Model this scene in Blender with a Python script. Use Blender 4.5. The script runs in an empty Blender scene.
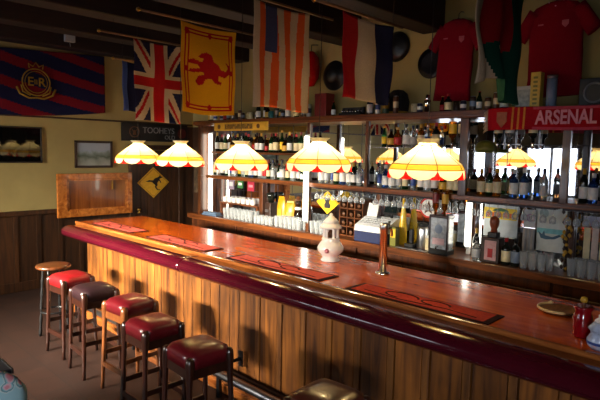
import bpy, bmesh, math, random
from mathutils import Vector, Matrix
random.seed(7)
PI = math.pi
sc = bpy.context.scene
COL = sc.collection

# ------------------------------------------------------------------ camera, world, light, exposure
cd = bpy.data.cameras.new('camera'); cam = bpy.data.objects.new('camera', cd); COL.objects.link(cam)
cd.sensor_width = 36.0; cd.lens = 525.44 / 600 * 36.0; cd.clip_start = 0.05
cam.matrix_world = Matrix(((0.71694, -0.08039, 0.69248, 0.0), (0.69685, 0.05444, -0.71515, 0.0), (0.01979, 0.99528, 0.09505, 2.1), (0, 0, 0, 1)))
sc.camera = cam
w = bpy.data.worlds.new('world'); sc.world = w; w.use_nodes = True
w.node_tree.nodes['Background'].inputs[0].default_value = (0.55, 0.65, 0.9, 1)
w.node_tree.nodes['Background'].inputs[1].default_value = 0.03
sc.view_settings.view_transform = 'Standard'; sc.view_settings.look = 'None'
sc.view_settings.exposure = 0.2; sc.view_settings.gamma = 1.0
sc.view_settings.use_curve_mapping = False
def area(name, loc, target, sx, sy, power, color, spread=PI):
    l = bpy.data.lights.new(name, 'AREA'); l.shape = 'RECTANGLE'; l.size = sx; l.size_y = sy
    l.energy = power; l.color = color; l.spread = spread
    o = bpy.data.objects.new(name, l); COL.objects.link(o); o.location = loc
    o.rotation_euler = (Vector(target) - Vector(loc)).to_track_quat('-Z', 'Y').to_euler()
    return o
# daylight falling in (downwards) through the front windows behind the photographer, then two added lights
area('window_daylight', (-5.25, -2.38, 2.24), (-5.4, 2.8, 0.5), 2.4, 0.3, 185, (1.0, 0.90, 0.72), PI * 0.24)
area('window_daylight', (1.0, -2.38, 2.24), (-2.6, 2.4, 0.5), 1.2, 0.3, 14, (0.95, 0.95, 1.0), PI * 0.30)  # added with the unseen right window, for rail highlight and stool shadows
area('window_daylight', (-6.0, -2.38, 2.24), (-8.0, 3.2, 1.1), 1.2, 0.3, 16, (1.0, 0.93, 0.78), PI * 0.22)  # added fill that brightens the left wall
WINDOW_GLOW = 5.0
BULB_GLOW = 200.0
TUBE_GLOW = 7.0

# ------------------------------------------------------------------ materials
MATS = {}
def newmat(name):
    m = bpy.data.materials.new(name); m.use_nodes = True; MATS[name] = m
    nt = m.node_tree; return m, nt, nt.nodes['Principled BSDF']
def lin(c):
    return tuple(((v / 255 / 12.92) if v / 255 <= 0.04045 else ((v / 255 + 0.055) / 1.055) ** 2.4) for v in c)
def plain(name, rgb, rough=0.5, metal=0.0, trans=0.0, coat=0.0, var=0.12, scale=30, emit=0.0, bump=0.0, alpha=None, ior=None, spec=None):
    """sRGB 0-255 colour with a little procedural mottling"""
    if name in MATS: return MATS[name]
    m, nt, b = newmat(name); c = lin(rgb)
    b.inputs['Roughness'].default_value = rough; b.inputs['Metallic'].default_value = metal
    b.inputs['Transmission Weight'].default_value = trans; b.inputs['Coat Weight'].default_value = coat
    if ior: b.inputs['IOR'].default_value = ior
    if spec is not None: b.inputs['Specular IOR Level'].default_value = spec
    tc = nt.nodes.new('ShaderNodeTexCoord'); no = nt.nodes.new('ShaderNodeTexNoise')
    no.inputs['Scale'].default_value = scale; no.inputs['Detail'].default_value = 3
    nt.links.new(tc.outputs['Object'], no.inputs['Vector'])
    if var > 0:
        r = nt.nodes.new('ShaderNodeValToRGB')
        r.color_ramp.elements[0].position = 0.3; r.color_ramp.elements[1].position = 0.7
        r.color_ramp.elements[0].color = (*[v * (1 - var) for v in c], 1); r.color_ramp.elements[1].color = (*[min(1, v * (1 + var)) for v in c], 1)
        nt.links.new(no.outputs['Fac'], r.inputs['Fac']); nt.links.new(r.outputs['Color'], b.inputs['Base Color'])
        if emit: nt.links.new(r.outputs['Color'], b.inputs['Emission Color'])
    else:
        b.inputs['Base Color'].default_value = (*c, 1)
        if emit: b.inputs['Emission Color'].default_value = (*c, 1)
    if emit: b.inputs['Emission Strength'].default_value = emit
    if bump:
        bp = nt.nodes.new('ShaderNodeBump'); bp.inputs['Strength'].default_value = bump; bp.inputs['Distance'].default_value = 0.01
        nt.links.new(no.outputs['Fac'], bp.inputs['Height']); nt.links.new(bp.outputs['Normal'], b.inputs['Normal'])
    return m
def wood(name, dark, light, axis='x', rough=0.35, coat=0.0, island=0.0, grain=1.0, stain=0.0, bump=0.15):
    """wood with grain stretched along an axis; island varies the tone from board to board"""
    m, nt, b = newmat(name); d, l = lin(dark), lin(light); L = nt.links.new
    tc = nt.nodes.new('ShaderNodeTexCoord'); mp = nt.nodes.new('ShaderNodeMapping')
    s = {'x': (1.2, 16, 16), 'y': (16, 1.2, 16), 'z': (16, 16, 1.2)}[axis]
    mp.inputs['Scale'].default_value = [v * grain for v in s]
    L(tc.outputs['Object'], mp.inputs['Vector'])
    no = nt.nodes.new('ShaderNodeTexNoise'); no.inputs['Scale'].default_value = 1.6; no.inputs['Detail'].default_value = 7; no.inputs['Distortion'].default_value = 0.8
    L(mp.outputs['Vector'], no.inputs['Vector'])
    r = nt.nodes.new('ShaderNodeValToRGB'); r.color_ramp.elements[0].position = 0.32; r.color_ramp.elements[1].position = 0.68
    r.color_ramp.elements[0].color = (*d, 1); r.color_ramp.elements[1].color = (*l, 1)
    L(no.outputs['Fac'], r.inputs['Fac']); out = r.outputs['Color']
    if island:
        g = nt.nodes.new('ShaderNodeNewGeometry'); mr = nt.nodes.new('ShaderNodeMapRange')
        mr.inputs['To Min'].default_value = 1 - island; mr.inputs['To Max'].default_value = 1 + island * 0.5
        L(g.outputs['Random Per Island'], mr.inputs['Value'])
        vm = nt.nodes.new('ShaderNodeVectorMath'); vm.operation = 'SCALE'; L(out, vm.inputs[0]); L(mr.outputs['Result'], vm.inputs['Scale']); out = vm.outputs['Vector']
    if stain:
        n2 = nt.nodes.new('ShaderNodeTexNoise'); n2.inputs['Scale'].default_value = 2.6; n2.inputs['Detail'].default_value = 4
        L(tc.outputs['Object'], n2.inputs['Vector'])
        m2 = nt.nodes.new('ShaderNodeMapRange'); m2.inputs['From Min'].default_value = 0.35; m2.inputs['From Max'].default_value = 0.65
        m2.inputs['To Min'].default_value = 1 - stain; m2.inputs['To Max'].default_value = 1.1
        L(n2.outputs['Fac'], m2.inputs['Value'])
        v2 = nt.nodes.new('ShaderNodeVectorMath'); v2.operation = 'SCALE'; L(out, v2.inputs[0]); L(m2.outputs['Result'], v2.inputs['Scale']); out = v2.outputs['Vector']
    L(out, b.inputs['Base Color'])
    b.inputs['Roughness'].default_value = rough; b.inputs['Coat Weight'].default_value = coat; b.inputs['Coat Roughness'].default_value = 0.06
    bp = nt.nodes.new('ShaderNodeBump'); bp.inputs['Strength'].default_value = bump; bp.inputs['Distance'].default_value = 0.004
    L(no.outputs['Fac'], bp.inputs['Height']); L(bp.outputs['Normal'], b.inputs['Normal'])
    return m
M = MATS
wood('bar_top_wood', (176, 66, 14), (216, 100, 28), 'x', 0.2, 0.28, 0, 0.5, 0.25, 0.01)
wood('bar_ledge_wood', (120, 62, 24), (168, 100, 46), 'x', 0.25, 0.4)
wood('bar_front_wood', (74, 38, 13), (160, 96, 34), 'z', 0.45, 0.15, 0.4, 0.7, 0.35)
wood('bar_batten_wood', (92, 52, 20), (150, 94, 38), 'z', 0.45, 0.15, 0.3, 0.8, 0.3)
wood('dark_panel_wood', (38, 22, 12), (72, 42, 20), 'z', 0.45, 0.1, 0.25)
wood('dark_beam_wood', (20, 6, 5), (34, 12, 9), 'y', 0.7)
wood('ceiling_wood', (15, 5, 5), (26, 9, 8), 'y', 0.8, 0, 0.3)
wood('backbar_wood', (74, 36, 14), (128, 70, 30), 'x', 0.3, 0.3)
wood('backbar_post_wood', (58, 28, 12), (100, 54, 24), 'z', 0.3, 0.3)
wood('cabinet_wood', (56, 26, 12), (96, 50, 22), 'z', 0.35, 0.2, 0.2)
wood('stool_wood', (28, 12, 8), (50, 22, 12), 'z', 0.3, 0.4)
wood('stool_wood_tan', (80, 42, 18), (120, 68, 32), 'z', 0.3, 0.4)
wood('flap_wood', (140, 72, 22), (204, 124, 52), 'x', 0.25, 0.5, 0, 0.6)
wood('flap_panel_wood', (96, 46, 14), (146, 80, 30), 'z', 0.2, 0.6, 0, 0.5)
wood('pole_wood', (90, 58, 34), (130, 88, 52), 'y', 0.4)
wood('pale_wood', (190, 150, 90), (222, 188, 128), 'x', 0.4)
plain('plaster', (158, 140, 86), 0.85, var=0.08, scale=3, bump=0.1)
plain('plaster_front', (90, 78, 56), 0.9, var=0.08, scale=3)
def floor_mat():
    m, nt, b = newmat('floor_tiles'); L = nt.links.new
    tc = nt.nodes.new('ShaderNodeTexCoord'); br = nt.nodes.new('ShaderNodeTexBrick')
    br.inputs['Scale'].default_value = 1.0; br.inputs['Brick Width'].default_value = 0.3; br.inputs['Row Height'].default_value = 0.3; br.offset = 0.0
    br.inputs['Mortar Size'].default_value = 0.006
    br.inputs['Color1'].default_value = (*lin((48, 28, 21)), 1); br.inputs['Color2'].default_value = (*lin((42, 25, 20)), 1); br.inputs['Mortar'].default_value = (*lin((32, 21, 17)), 1)
    L(tc.outputs['Object'], br.inputs['Vector'])
    no = nt.nodes.new('ShaderNodeTexNoise'); no.inputs['Scale'].default_value = 5; no.inputs['Detail'].default_value = 5; L(tc.outputs['Object'], no.inputs['Vector'])
    mr = nt.nodes.new('ShaderNodeMapRange'); mr.inputs['To Min'].default_value = 0.6; mr.inputs['To Max'].default_value = 1.3; L(no.outputs['Fac'], mr.inputs['Value'])
    v = nt.nodes.new('ShaderNodeVectorMath'); v.operation = 'SCALE'; L(br.outputs['Color'], v.inputs[0]); L(mr.outputs['Result'], v.inputs['Scale'])
    L(v.outputs['Vector'], b.inputs['Base Color']); b.inputs['Roughness'].default_value = 0.55
floor_mat()
plain('mirror', (225, 228, 232), 0.02, 1.0, var=0.0)
plain('joint', (40, 36, 34), 0.4)
plain('maroon_leather', (70, 10, 24), 0.14, coat=0.5, var=0.10, scale=14, bump=0.05)
plain('seat_red', (128, 20, 24), 0.3, coat=0.25, var=0.14, scale=14, bump=0.12)
plain('seat_maroon', (92, 16, 24), 0.3, coat=0.25, var=0.14, scale=14, bump=0.12)
plain('seat_dark', (40, 24, 28), 0.32, coat=0.25, var=0.14, scale=14, bump=0.12)
plain('seat_brown', (74, 32, 22), 0.3, coat=0.25, var=0.2, scale=14, bump=0.12)
plain('chrome', (210, 212, 216), 0.12, 1.0, var=0.03)
plain('steel', (190, 192, 198), 0.28, 1.0, var=0.08)
plain('black_metal', (22, 22, 24), 0.4, 0.3)
plain('dark_metal', (44, 40, 42), 0.35, 0.8)
plain('brass', (170, 130, 60), 0.3, 1.0)
for n, c in dict(white=(226, 224, 218), cream=(224, 208, 164), yellow=(236, 190, 30), gold=(196, 150, 44), red=(168, 22, 24), dark_red=(110, 16, 20), orange=(222, 104, 30), navy=(26, 30, 62),
                 blue=(44, 70, 140), teal=(50, 120, 120), green=(40, 96, 50), dark_green=(22, 56, 42), olive=(122, 120, 44), black=(18, 17, 18), grey=(120, 120, 122), light_grey=(176, 178, 180),
                 brown=(92, 54, 28), dark_brown=(48, 28, 18), pink=(206, 130, 140), silver_blue=(120, 136, 160)).items():
    plain('paint_' + n, c, 0.4, var=0.08)
for n, c in dict(white=(176, 158, 132), yellow=(200, 146, 22), red=(150, 20, 24), navy=(24, 26, 56), orange=(196, 80, 34), stripe_red=(104, 18, 30), off_white=(180, 156, 128), blue_faded=(52, 56, 88), green=(22, 62, 48), flag_gold=(150, 116, 42), jersey=(124, 12, 30), jersey_dark=(72, 12, 22), scarf=(156, 18, 30), scarf_text=(214, 150, 166)).items():
    plain('cloth_' + n, c, 0.9, var=0.10, scale=120, spec=0.1)
for n, c in dict(clear=(225, 232, 230), green=(36, 84, 44), amber=(176, 96, 20), brown=(70, 34, 12), blue=(60, 100, 170), dark=(30, 34, 28), red=(150, 20, 16), yellow=(220, 180, 60)).items():
    plain('glass_' + n, c, 0.04, trans=0.85 if n != 'dark' else 0.35, var=0.0, ior=1.45)
def thin_glass():
    m, nt, b = newmat('thin_glass'); L = nt.links.new; out = nt.nodes['Material Output']
    tr = nt.nodes.new('ShaderNodeBsdfTransparent'); mx = nt.nodes.new('ShaderNodeMixShader'); fr = nt.nodes.new('ShaderNodeLayerWeight'); fr.inputs['Blend'].default_value = .35
    b.inputs['Base Color'].default_value = (.75, .8, .82, 1); b.inputs['Roughness'].default_value = .05; b.inputs['Specular IOR Level'].default_value = 1.0
    mr = nt.nodes.new('ShaderNodeMapRange'); mr.inputs['To Min'].default_value = .12; mr.inputs['To Max'].default_value = .75
    L(fr.outputs['Facing'], mr.inputs['Value']); L(mr.outputs['Result'], mx.inputs[0]); L(tr.outputs[0], mx.inputs[1]); L(b.outputs[0], mx.inputs[2]); L(mx.outputs[0], out.inputs['Surface'])
thin_glass()
plain('china', (232, 226, 220), 0.15, coat=0.4, var=0.03)
plain('candle_red_glass', (150, 10, 24), 0.08, coat=0.8, trans=0.2, var=0.05)
plain('mat_pink', (206, 92, 80), 0.9, var=0.2, scale=60, spec=0.1)  # sheen of the window light is put into this lighter pile colour
plain('mat_red', (166, 58, 46), 0.9, var=0.2, scale=60, spec=0.1)
plain('mat_dark', (46, 20, 18), 0.9, var=0.2, scale=60, spec=0.1)
# lamp-shade glass, lit from within
def shade(name, rgb, t):
    """stained glass lit by the bulb behind it: part diffuse, part translucent"""
    m, nt, b = newmat(name); L = nt.links.new; c = lin(rgb)
    out = nt.nodes['Material Output']; mx = nt.nodes.new('ShaderNodeMixShader'); tr = nt.nodes.new('ShaderNodeBsdfTranslucent')
    tc = nt.nodes.new('ShaderNodeTexCoord'); no = nt.nodes.new('ShaderNodeTexNoise'); no.inputs['Scale'].default_value = 30; L(tc.outputs['Object'], no.inputs['Vector'])
    r = nt.nodes.new('ShaderNodeValToRGB'); r.color_ramp.elements[0].color = (*[v * .85 for v in c], 1); r.color_ramp.elements[1].color = (*c, 1); L(no.outputs['Fac'], r.inputs['Fac'])
    L(r.outputs['Color'], tr.inputs['Color']); L(r.outputs['Color'], b.inputs['Base Color']); b.inputs['Roughness'].default_value = .3
    mx.inputs[0].default_value = t; L(b.outputs[0], mx.inputs[1]); L(tr.outputs[0], mx.inputs[2]); L(mx.outputs[0], out.inputs['Surface'])
shade('shade_panel', (255, 246, 212), .55); shade('shade_crown', (255, 246, 214), .55); shade('shade_band', (255, 204, 76), .5); shade('shade_skirt', (255, 247, 214), .62); shade('shade_red', (236, 20, 8), .6)
plain('shade_lead', (150, 110, 40), 0.4, var=0.0)
plain('bulb', (255, 222, 158), 0.4, emit=BULB_GLOW, var=0.0)
plain('tube_light', (255, 250, 232), 0.4, emit=TUBE_GLOW, var=0.0)
plain('window_pane', (235, 242, 255), 0.3, emit=WINDOW_GLOW, var=0.0)
plain('black_gloss', (8, 7, 7), 0.04, var=0.0, spec=0.25)
plain('screen_glass', (20, 30, 30), 0.1, var=0.0)

# ------------------------------------------------------------------ mesh helpers
class MB:
    """collects shapes (with a material slot each) into one mesh"""
    def __init__(s): s.v = []; s.f = []; s.m = []; s.sm = []
    def add(s, vs, fs, mi=0, smooth=False):
        o = len(s.v); s.v += [tuple(p) for p in vs]
        for f in fs: s.f.append(tuple(i + o for i in f)); s.m.append(mi); s.sm.append(smooth)
        return s
    def box(s, x0, x1, y0, y1, z0, z1, mi=0, bev=0.0):
        if x1 < x0: x0, x1 = x1, x0
        if y1 < y0: y0, y1 = y1, y0
        if z1 < z0: z0, z1 = z1, z0
        bev = min(bev, (x1 - x0) * .45, (y1 - y0) * .45, (z1 - z0) * .45)
        if bev <= 0:
            vs = [(x, y, z) for z in (z0, z1) for y in (y0, y1) for x in (x0, x1)]
            return s.add(vs, [(0, 2, 3, 1), (4, 5, 7, 6), (0, 1, 5, 4), (2, 6, 7, 3), (0, 4, 6, 2), (1, 3, 7, 5)], mi)
        bm = bmesh.new(); bmesh.ops.create_cube(bm, size=1.0)
        for v in bm.verts: v.co = Vector(((x0 + x1) / 2 + v.co.x * (x1 - x0), (y0 + y1) / 2 + v.co.y * (y1 - y0), (z0 + z1) / 2 + v.co.z * (z1 - z0)))
        bmesh.ops.bevel(bm, geom=list(bm.edges), offset=bev, segments=2, affect='EDGES', profile=0.5)
        bm.verts.index_update(); s.add([v.co for v in bm.verts], [[v.index for v in f.verts] for f in bm.faces], mi); bm.free(); return s
    def lathe(s, prof, cx=0, cy=0, cz=0, n=16, mi=0, smooth=True, sx=1, sy=1, phase=0.0, caps=True):
        vs = []; fs = []
        for (r, z) in prof:
            for k in range(n):
                a = 2 * PI * k / n + phase; vs.append((cx + r * sx * math.cos(a), cy + r * sy * math.sin(a), cz + z))
        for i in range(len(prof) - 1):
            for k in range(n):
                k2 = (k + 1) % n; fs.append((i * n + k, i * n + k2, (i + 1) * n + k2, (i + 1) * n + k))
        s.add(vs, fs, mi, smooth)
        if caps:
            o = len(s.v) - len(vs)
            for i, rev in ((0, True), (len(prof) - 1, False)):
                if prof[i][0] > 1e-5:
                    ring = [o + i * n + k for k in range(n)]
                    s.f.append(tuple(reversed(ring)) if rev else tuple(ring)); s.m.append(mi); s.sm.append(False)
        return s
    def tube(s, pts, r, n=8, mi=0, caps=True):
        pts = [Vector(p) for p in pts]; rs = r if isinstance(r, (list, tuple)) else [r] * len(pts)
        vs = []; fs = []; up = None
        for i, p in enumerate(pts):
            t = (pts[min(i + 1, len(pts) - 1)] - pts[max(i - 1, 0)]).normalized()
            if up is None or abs(up.dot(t)) > .99: up = Vector((0, 0, 1)) if abs(t.z) < .9 else Vector((1, 0, 0))
            a = t.cross(up).normalized(); b = a.cross(t).normalized(); up = b
            for k in range(n):
                q = 2 * PI * k / n + PI / n; vs.append(p + (a * math.cos(q) + b * math.sin(q)) * rs[i])
        for i in range(len(pts) - 1):
            for k in range(n):
                k2 = (k + 1) % n; fs.append((i * n + k, (i + 1) * n + k, (i + 1) * n + k2, i * n + k2))
        s.add(vs, fs, mi, n > 5)
        if caps:
            o = len(s.v) - len(vs)
            s.f.append(tuple(o + k for k in range(n))); s.m.append(mi); s.sm.append(False)
            s.f.append(tuple(o + (len(pts) - 1) * n + k for k in reversed(range(n)))); s.m.append(mi); s.sm.append(False)
        return s
    def prism(s, poly, fn, d0, d1, mi=0):
        """poly in 2D, fn(a,b,d) -> 3D"""
        n = len(poly); vs = [fn(a, b, d0) for a, b in poly] + [fn(a, b, d1) for a, b in poly]
        fs = [tuple(range(n)), tuple(reversed(range(n, 2 * n)))] + [(i, i + n, (i + 1) % n + n, (i + 1) % n) for i in range(n)]
        return s.add(vs, fs, mi)
    def loft(s, rings, mi=0, smooth=True, caps=True):
        n = len(rings[0]); vs = [p for r in rings for p in r]; fs = []
        for i in range(len(rings) - 1):
            for k in range(n):
                k2 = (k + 1) % n; fs.append((i * n + k, i * n + k2, (i + 1) * n + k2, (i + 1) * n + k))
        s.add(vs, fs, mi, smooth); o = len(s.v) - len(vs)
        if caps:
            s.f.append(tuple(reversed(range(o, o + n)))); s.m.append(mi); s.sm.append(False)
            s.f.append(tuple(range(o + (len(rings) - 1) * n, o + len(rings) * n))); s.m.append(mi); s.sm.append(False)
        return s
    def build(s, name, mats, parent=None, loc=None, rz=0.0, fix=True):
        me = bpy.data.meshes.new(name); me.from_pydata(s.v, [], s.f)
        for mm in (mats if isinstance(mats, (list, tuple)) else [mats]): me.materials.append(M[mm] if isinstance(mm, str) else mm)
        me.polygons.foreach_set('material_index', s.m); me.polygons.foreach_set('use_smooth', s.sm)
        if fix:
            bm = bmesh.new(); bm.from_mesh(me); bmesh.ops.recalc_face_normals(bm, faces=bm.faces); bm.to_mesh(me); bm.free()
        me.update(); o = bpy.data.objects.new(name, me); COL.objects.link(o)
        if parent is not None: o.parent = parent
        if loc is not None: o.location = loc
        o.rotation_euler.z = rz
        return o
def tag(o, label, cat, group=None):
    o['label'] = label; o['category'] = cat
    if group: o['group'] = group
    return o
def struct(o): o['kind'] = 'structure'; return o
def empty(name, loc=(0, 0, 0), rz=0.0):
    o = bpy.data.objects.new(name, None); o.empty_display_size = 0.1; COL.objects.link(o); o.location = loc; o.rotation_euler.z = rz; return o
def clone(root, loc, rz, label, group=None, scale=None):
    r = root.copy(); COL.objects.link(r); r.location = loc; r.rotation_euler.z = rz; r['label'] = label
    if scale: r.scale = scale
    if group: r['group'] = group
    for ch in list(root.children):
        c = ch.copy(); COL.objects.link(c); c.parent = r
        for g in list(ch.children):
            d = g.copy(); COL.objects.link(d); d.parent = c
    return r
class Kind:
    """first place() moves the thing that was built, later ones copy it"""
    def __init__(s, root): s.root = root; s.used = False
    def place(s, loc, rz, label, group=None, scale=None):
        if s.used: return clone(s.root, loc, rz, label, group, scale)
        s.used = True; r = s.root; r.location = loc; r.rotation_euler.z = rz; r['label'] = label
        if scale: r.scale = scale
        if group: r['group'] = group
        return r
def text(name, body, size, mat, parent, loc, rot, depth=0.002, sx=1.0, align='CENTER', bold=0.0):
    c = bpy.data.curves.new(name, 'FONT'); c.body = body; c.size = size; c.extrude = depth; c.align_x = align; c.align_y = 'CENTER'; c.offset = bold
    t = bpy.data.objects.new(name, c); COL.objects.link(t); bpy.context.view_layer.update()
    me = bpy.data.meshes.new_from_object(t.evaluated_get(bpy.context.evaluated_depsgraph_get())); bpy.data.objects.remove(t)
    me.materials.clear(); me.materials.append(M[mat]); me.name = name
    o = bpy.data.objects.new(name, me); COL.objects.link(o); o.location = loc; o.rotation_euler = rot; o.scale = (sx, 1, 1)
    if parent is not None: o.parent = parent
    return o
ON_BACK = (PI / 2, 0, 0)                 # text on a surface that faces -y
ON_LEFT = (PI / 2, 0, PI / 2)            # text on a surface that faces +x
ORD = 'first second third fourth fifth sixth seventh eighth ninth tenth eleventh twelfth thirteenth fourteenth fifteenth sixteenth seventeenth eighteenth nineteenth twentieth'.split()
ORD += ['twenty-' + o for o in ORD[:9]] + ['thirtieth'] + ['thirty-' + o for o in ORD[:9]] + ['fortieth']
def inpoly(x, y, P):
    c = False; j = len(P) - 1
    for i in range(len(P)):
        if (P[i][1] > y) != (P[j][1] > y) and x < (P[j][0] - P[i][0]) * (y - P[i][1]) / (P[j][1] - P[i][1]) + P[i][0]: c = not c
        j = i
    return c

# ------------------------------------------------------------------ the room
XL, XR, YF, YB, ZC = -8.0, 2.6, -2.5, 5.47, 3.85
struct(MB().box(XL - .1, XR + .1, YF - .1, YB + .1, -0.1, 0.0).build('floor', 'floor_tiles'))
mb = MB(); n = 36
for i in range(n):
    x0 = XL - .1 + (XR - XL + .2) * i / n; x1 = XL - .1 + (XR - XL + .2) * (i + 1) / n
    mb.box(x0 + .004, x1 - .004, YF - .1, YB + .1, ZC, ZC + .08)
mb.box(XL - .1, XR + .1, YF - .1, YB + .1, ZC + .02, ZC + .1)
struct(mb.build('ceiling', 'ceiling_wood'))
struct(MB().box(XL - .1, XL, YF, YB, 0, ZC).build('wall_left', 'plaster'))
struct(MB().box(XL - .1, XR + .1, YB, YB + .1, 0, ZC).build('wall_back', 'plaster'))
struct(MB().box(XR, XR + .1, YF, YB, 0, ZC).build('wall_right', 'plaster_front'))
WX = [(-7.65, -6.72), (-6.55, -5.30), (-5.15, -3.9), (0.3, 1.6)]; WZ = (1.1, 2.3)  # rightmost window is unseen, added to highlight the rail and cast shadows
mb = MB(); mb.box(XL, XR, YF - .1, YF, 0, WZ[0]); mb.box(XL, XR, YF - .1, YF, WZ[1], ZC)
e = [XL] + [v for p in WX for v in p] + [XR]
for i in range(0, len(e), 2): mb.box(e[i], e[i + 1], YF - .1, YF, WZ[0], WZ[1])
struct(mb.build('wall_front', 'plaster_front'))
for i, (a, b) in enumerate(WX):
    fr = MB(); t = .05
    fr.box(a, b, YF - .07, YF + .02, WZ[0], WZ[0] + t); fr.box(a, b, YF - .07, YF + .02, WZ[1] - t, WZ[1])
    fr.box(a, a + t, YF - .07, YF + .02, WZ[0], WZ[1]); fr.box(b - t, b, YF - .07, YF + .02, WZ[0], WZ[1])
    c = (a + b) / 2; fr.box(c - .03, c + .03, YF - .07, YF + .01, WZ[0], WZ[1])
    o = struct(fr.build('window_%d' % (i + 1), 'dark_panel_wood'))
    MB().box(a + t, b - t, YF - .06, YF - .045, WZ[0] + t, WZ[1] - t).build('pane', 'window_pane', o)
# beams running from the front of the room to the back wall
for i, xb in enumerate((-7.72, -6.6, -5.5, -4.4, -3.22)):
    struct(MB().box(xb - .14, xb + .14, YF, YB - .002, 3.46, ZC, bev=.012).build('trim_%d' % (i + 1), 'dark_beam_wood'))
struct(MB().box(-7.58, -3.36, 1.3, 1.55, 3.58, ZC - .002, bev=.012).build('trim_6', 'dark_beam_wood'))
# wainscot on the left wall
mb = MB(); y = YF + .02
while y < 4.19:
    wdt = .31; mb.box(XL + .001, XL + .022, y, min(y + wdt - .008, 4.2), .14, 1.09)
    mb.box(XL + .001, XL + .034, y - .03, y + .03, .14, 1.09); y += wdt
struct(mb.build('trim_7', 'dark_panel_wood'))
struct(MB().box(XL + .001, XL + .05, YF + .02, 4.2, 1.09, 1.16, bev=.01).build('trim_8', 'dark_panel_wood'))
struct(MB().box(XL + .001, XL + .03, YF + .02, 4.2, 0, .14, bev=.006).build('baseboard_left', 'dark_panel_wood'))
struct(MB().box(XL + .001, XL + .02, YF + .02, 5.44, 2.485, 2.51, bev=.006).build('trim_9', 'dark_panel_wood'))
struct(MB().box(XL + .001, -7.36, 5.445, YB - .001, 0, 2.46, bev=.004).build('trim_10', 'dark_panel_wood'))
struct(MB().box(XL + .001, XL + .03, 5.232, 5.444, 0, 2.46, bev=.004).build('trim_11', 'dark_panel_wood'))
# plank door in the left wall, behind the bar
mb = MB()
for k in range(7): mb.box(XL + .001, XL + .03, 4.30 + k * .12, 4.30 + (k + 1) * .12 - .006, .01, 2.04)
d = struct(mb.build('door_1', 'dark_panel_wood'))
fr = MB(); fr.box(XL + .001, XL + .05, 4.21, 4.295, 0, 2.13, bev=.008); fr.box(XL + .001, XL + .05, 5.145, 5.23, 0, 2.13, bev=.008); fr.box(XL + .001, XL + .05, 4.21, 5.23, 2.05, 2.13, bev=.008)
fr.build('door_frame', 'dark_panel_wood', d)
MB().lathe([(.0, 0), (.03, 0), (.03, .01), (.012, .02), (.012, .04), (.03, .05), (.025, .075), (0, .08)], n=12).build('door_knob', 'brass', d, (XL + .07, 4.36, 1.0))

# ------------------------------------------------------------------ the bar
BX0, BX1 = -6.9, 0.35
t = empty('bar_counter', (-3.2, 3.3, 0)); tag(t, 'long wooden bar counter with maroon padded rail and plank front', 'bar counter'); O = Vector((-3.2, 3.3, 0))
def bar(mb, name, mats): o = mb.build(name, mats, t); o.location = -O; return o
bar(MB().box(BX0, BX1, 2.88, 3.86, 1.055, 1.10, bev=.01), 'counter_top', 'bar_top_wood')
mb = MB(); mb.box(BX0, BX1, 2.866, 2.906, 1.075, 1.110, bev=.01); bar(mb, 'counter_ledge', 'bar_ledge_wood')
# padded rail in two lengths with a seam
def rail(x0, x1):
    prof = []
    for k in range(17):
        a = -PI * .62 + k / 16 * PI * 1.22
        prof.append((2.735 - .115 * math.cos(a), 1.012 + .076 * math.sin(a)))
    prof = [(2.87, .945)] + prof + [(2.87, 1.082)]
    rings = []
    for fx, sc_ in ((x0, .93), (x0 + .012, .985), (x0 + .03, 1), (x1 - .03, 1), (x1 - .012, .985), (x1, .93)):
        rings.append([(fx, 2.80 + (py - 2.80) * sc_, 1.0 + (pz - 1.0) * sc_) for py, pz in prof])
    return MB().loft(rings)
bar(rail(BX0 + .16, -4.09), 'padded_rail', 'maroon_leather'); bar(rail(-4.085, BX1), 'padded_rail', 'maroon_leather')
mb = MB(); x = -6.62; k = 0
boards = []
while x < BX1 - .1:
    wdt = .135 + (.07 if x > -3.6 else 0) + random.uniform(-.012, .012)
    boards.append((x, min(x + wdt, BX1 - .05))); x += wdt + (.07 if x > -3.6 else .008)
for a, b in boards: mb.box(a, b, 2.905, 2.93, .1, 1.05, bev=.003)
bar(mb, 'front_planks', 'bar_front_wood')
mb = MB()
for (a, b), (c_, d_) in zip(boards, boards[1:]):
    if c_ - b > .02: mb.box(b + .009, c_ - .009, 2.897, 2.93, .1, 1.05, bev=.004)
bar(mb, 'battens', 'bar_batten_wood')
mb = MB(); mb.box(-6.62, BX1 - .05, 2.93, 2.96, .0, 1.055); mb.box(-6.62, -6.59, 2.93, 3.8, 0, 1.055); mb.box(BX1 - .08, BX1 - .05, 2.93, 3.8, 0, 1.055); mb.box(-6.6, BX1 - .06, 3.78, 3.8, 0, 1.055)
bar(mb, 'carcass', 'dark_panel_wood')
bar(MB().box(-6.66, BX1 - .05, 2.86, 2.93, 0, .1, bev=.008), 'plinth', 'dark_panel_wood')
# foot rail
t2 = empty('foot_rail', (-3.2, 2.62, 0)); tag(t2, 'steel foot rail on black brackets along the foot of the bar', 'foot rail')
mb = MB().tube([(-6.6, 2.62, .2), (BX1 - .1, 2.62, .2)], .032, 12); o = mb.build('rail', 'steel', t2); o.location = (3.2, -2.62, 0)
for xx in (-6.3, -4.9, -3.45, -2.05, -.5):
    mb = MB().tube([(xx, 2.62, .20), (xx, 2.74, .27), (xx, 2.857, .27)], .016, 8); mb.box(xx - .03, xx + .03, 2.852, 2.858, .20, .34); mb.box(xx - .018, xx + .018, 2.605, 2.635, 0, .17)
    o = mb.build('bracket', 'black_metal', t2); o.location = (3.2, -2.62, 0)
t3 = MB().box(-6.6, BX1 - .1, 2.68, 2.855, 0, .09, bev=.01).build('foot_step', 'bar_ledge_wood'); tag(t3, 'low wooden step running along the base of the bar behind the rail', 'step')

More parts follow.
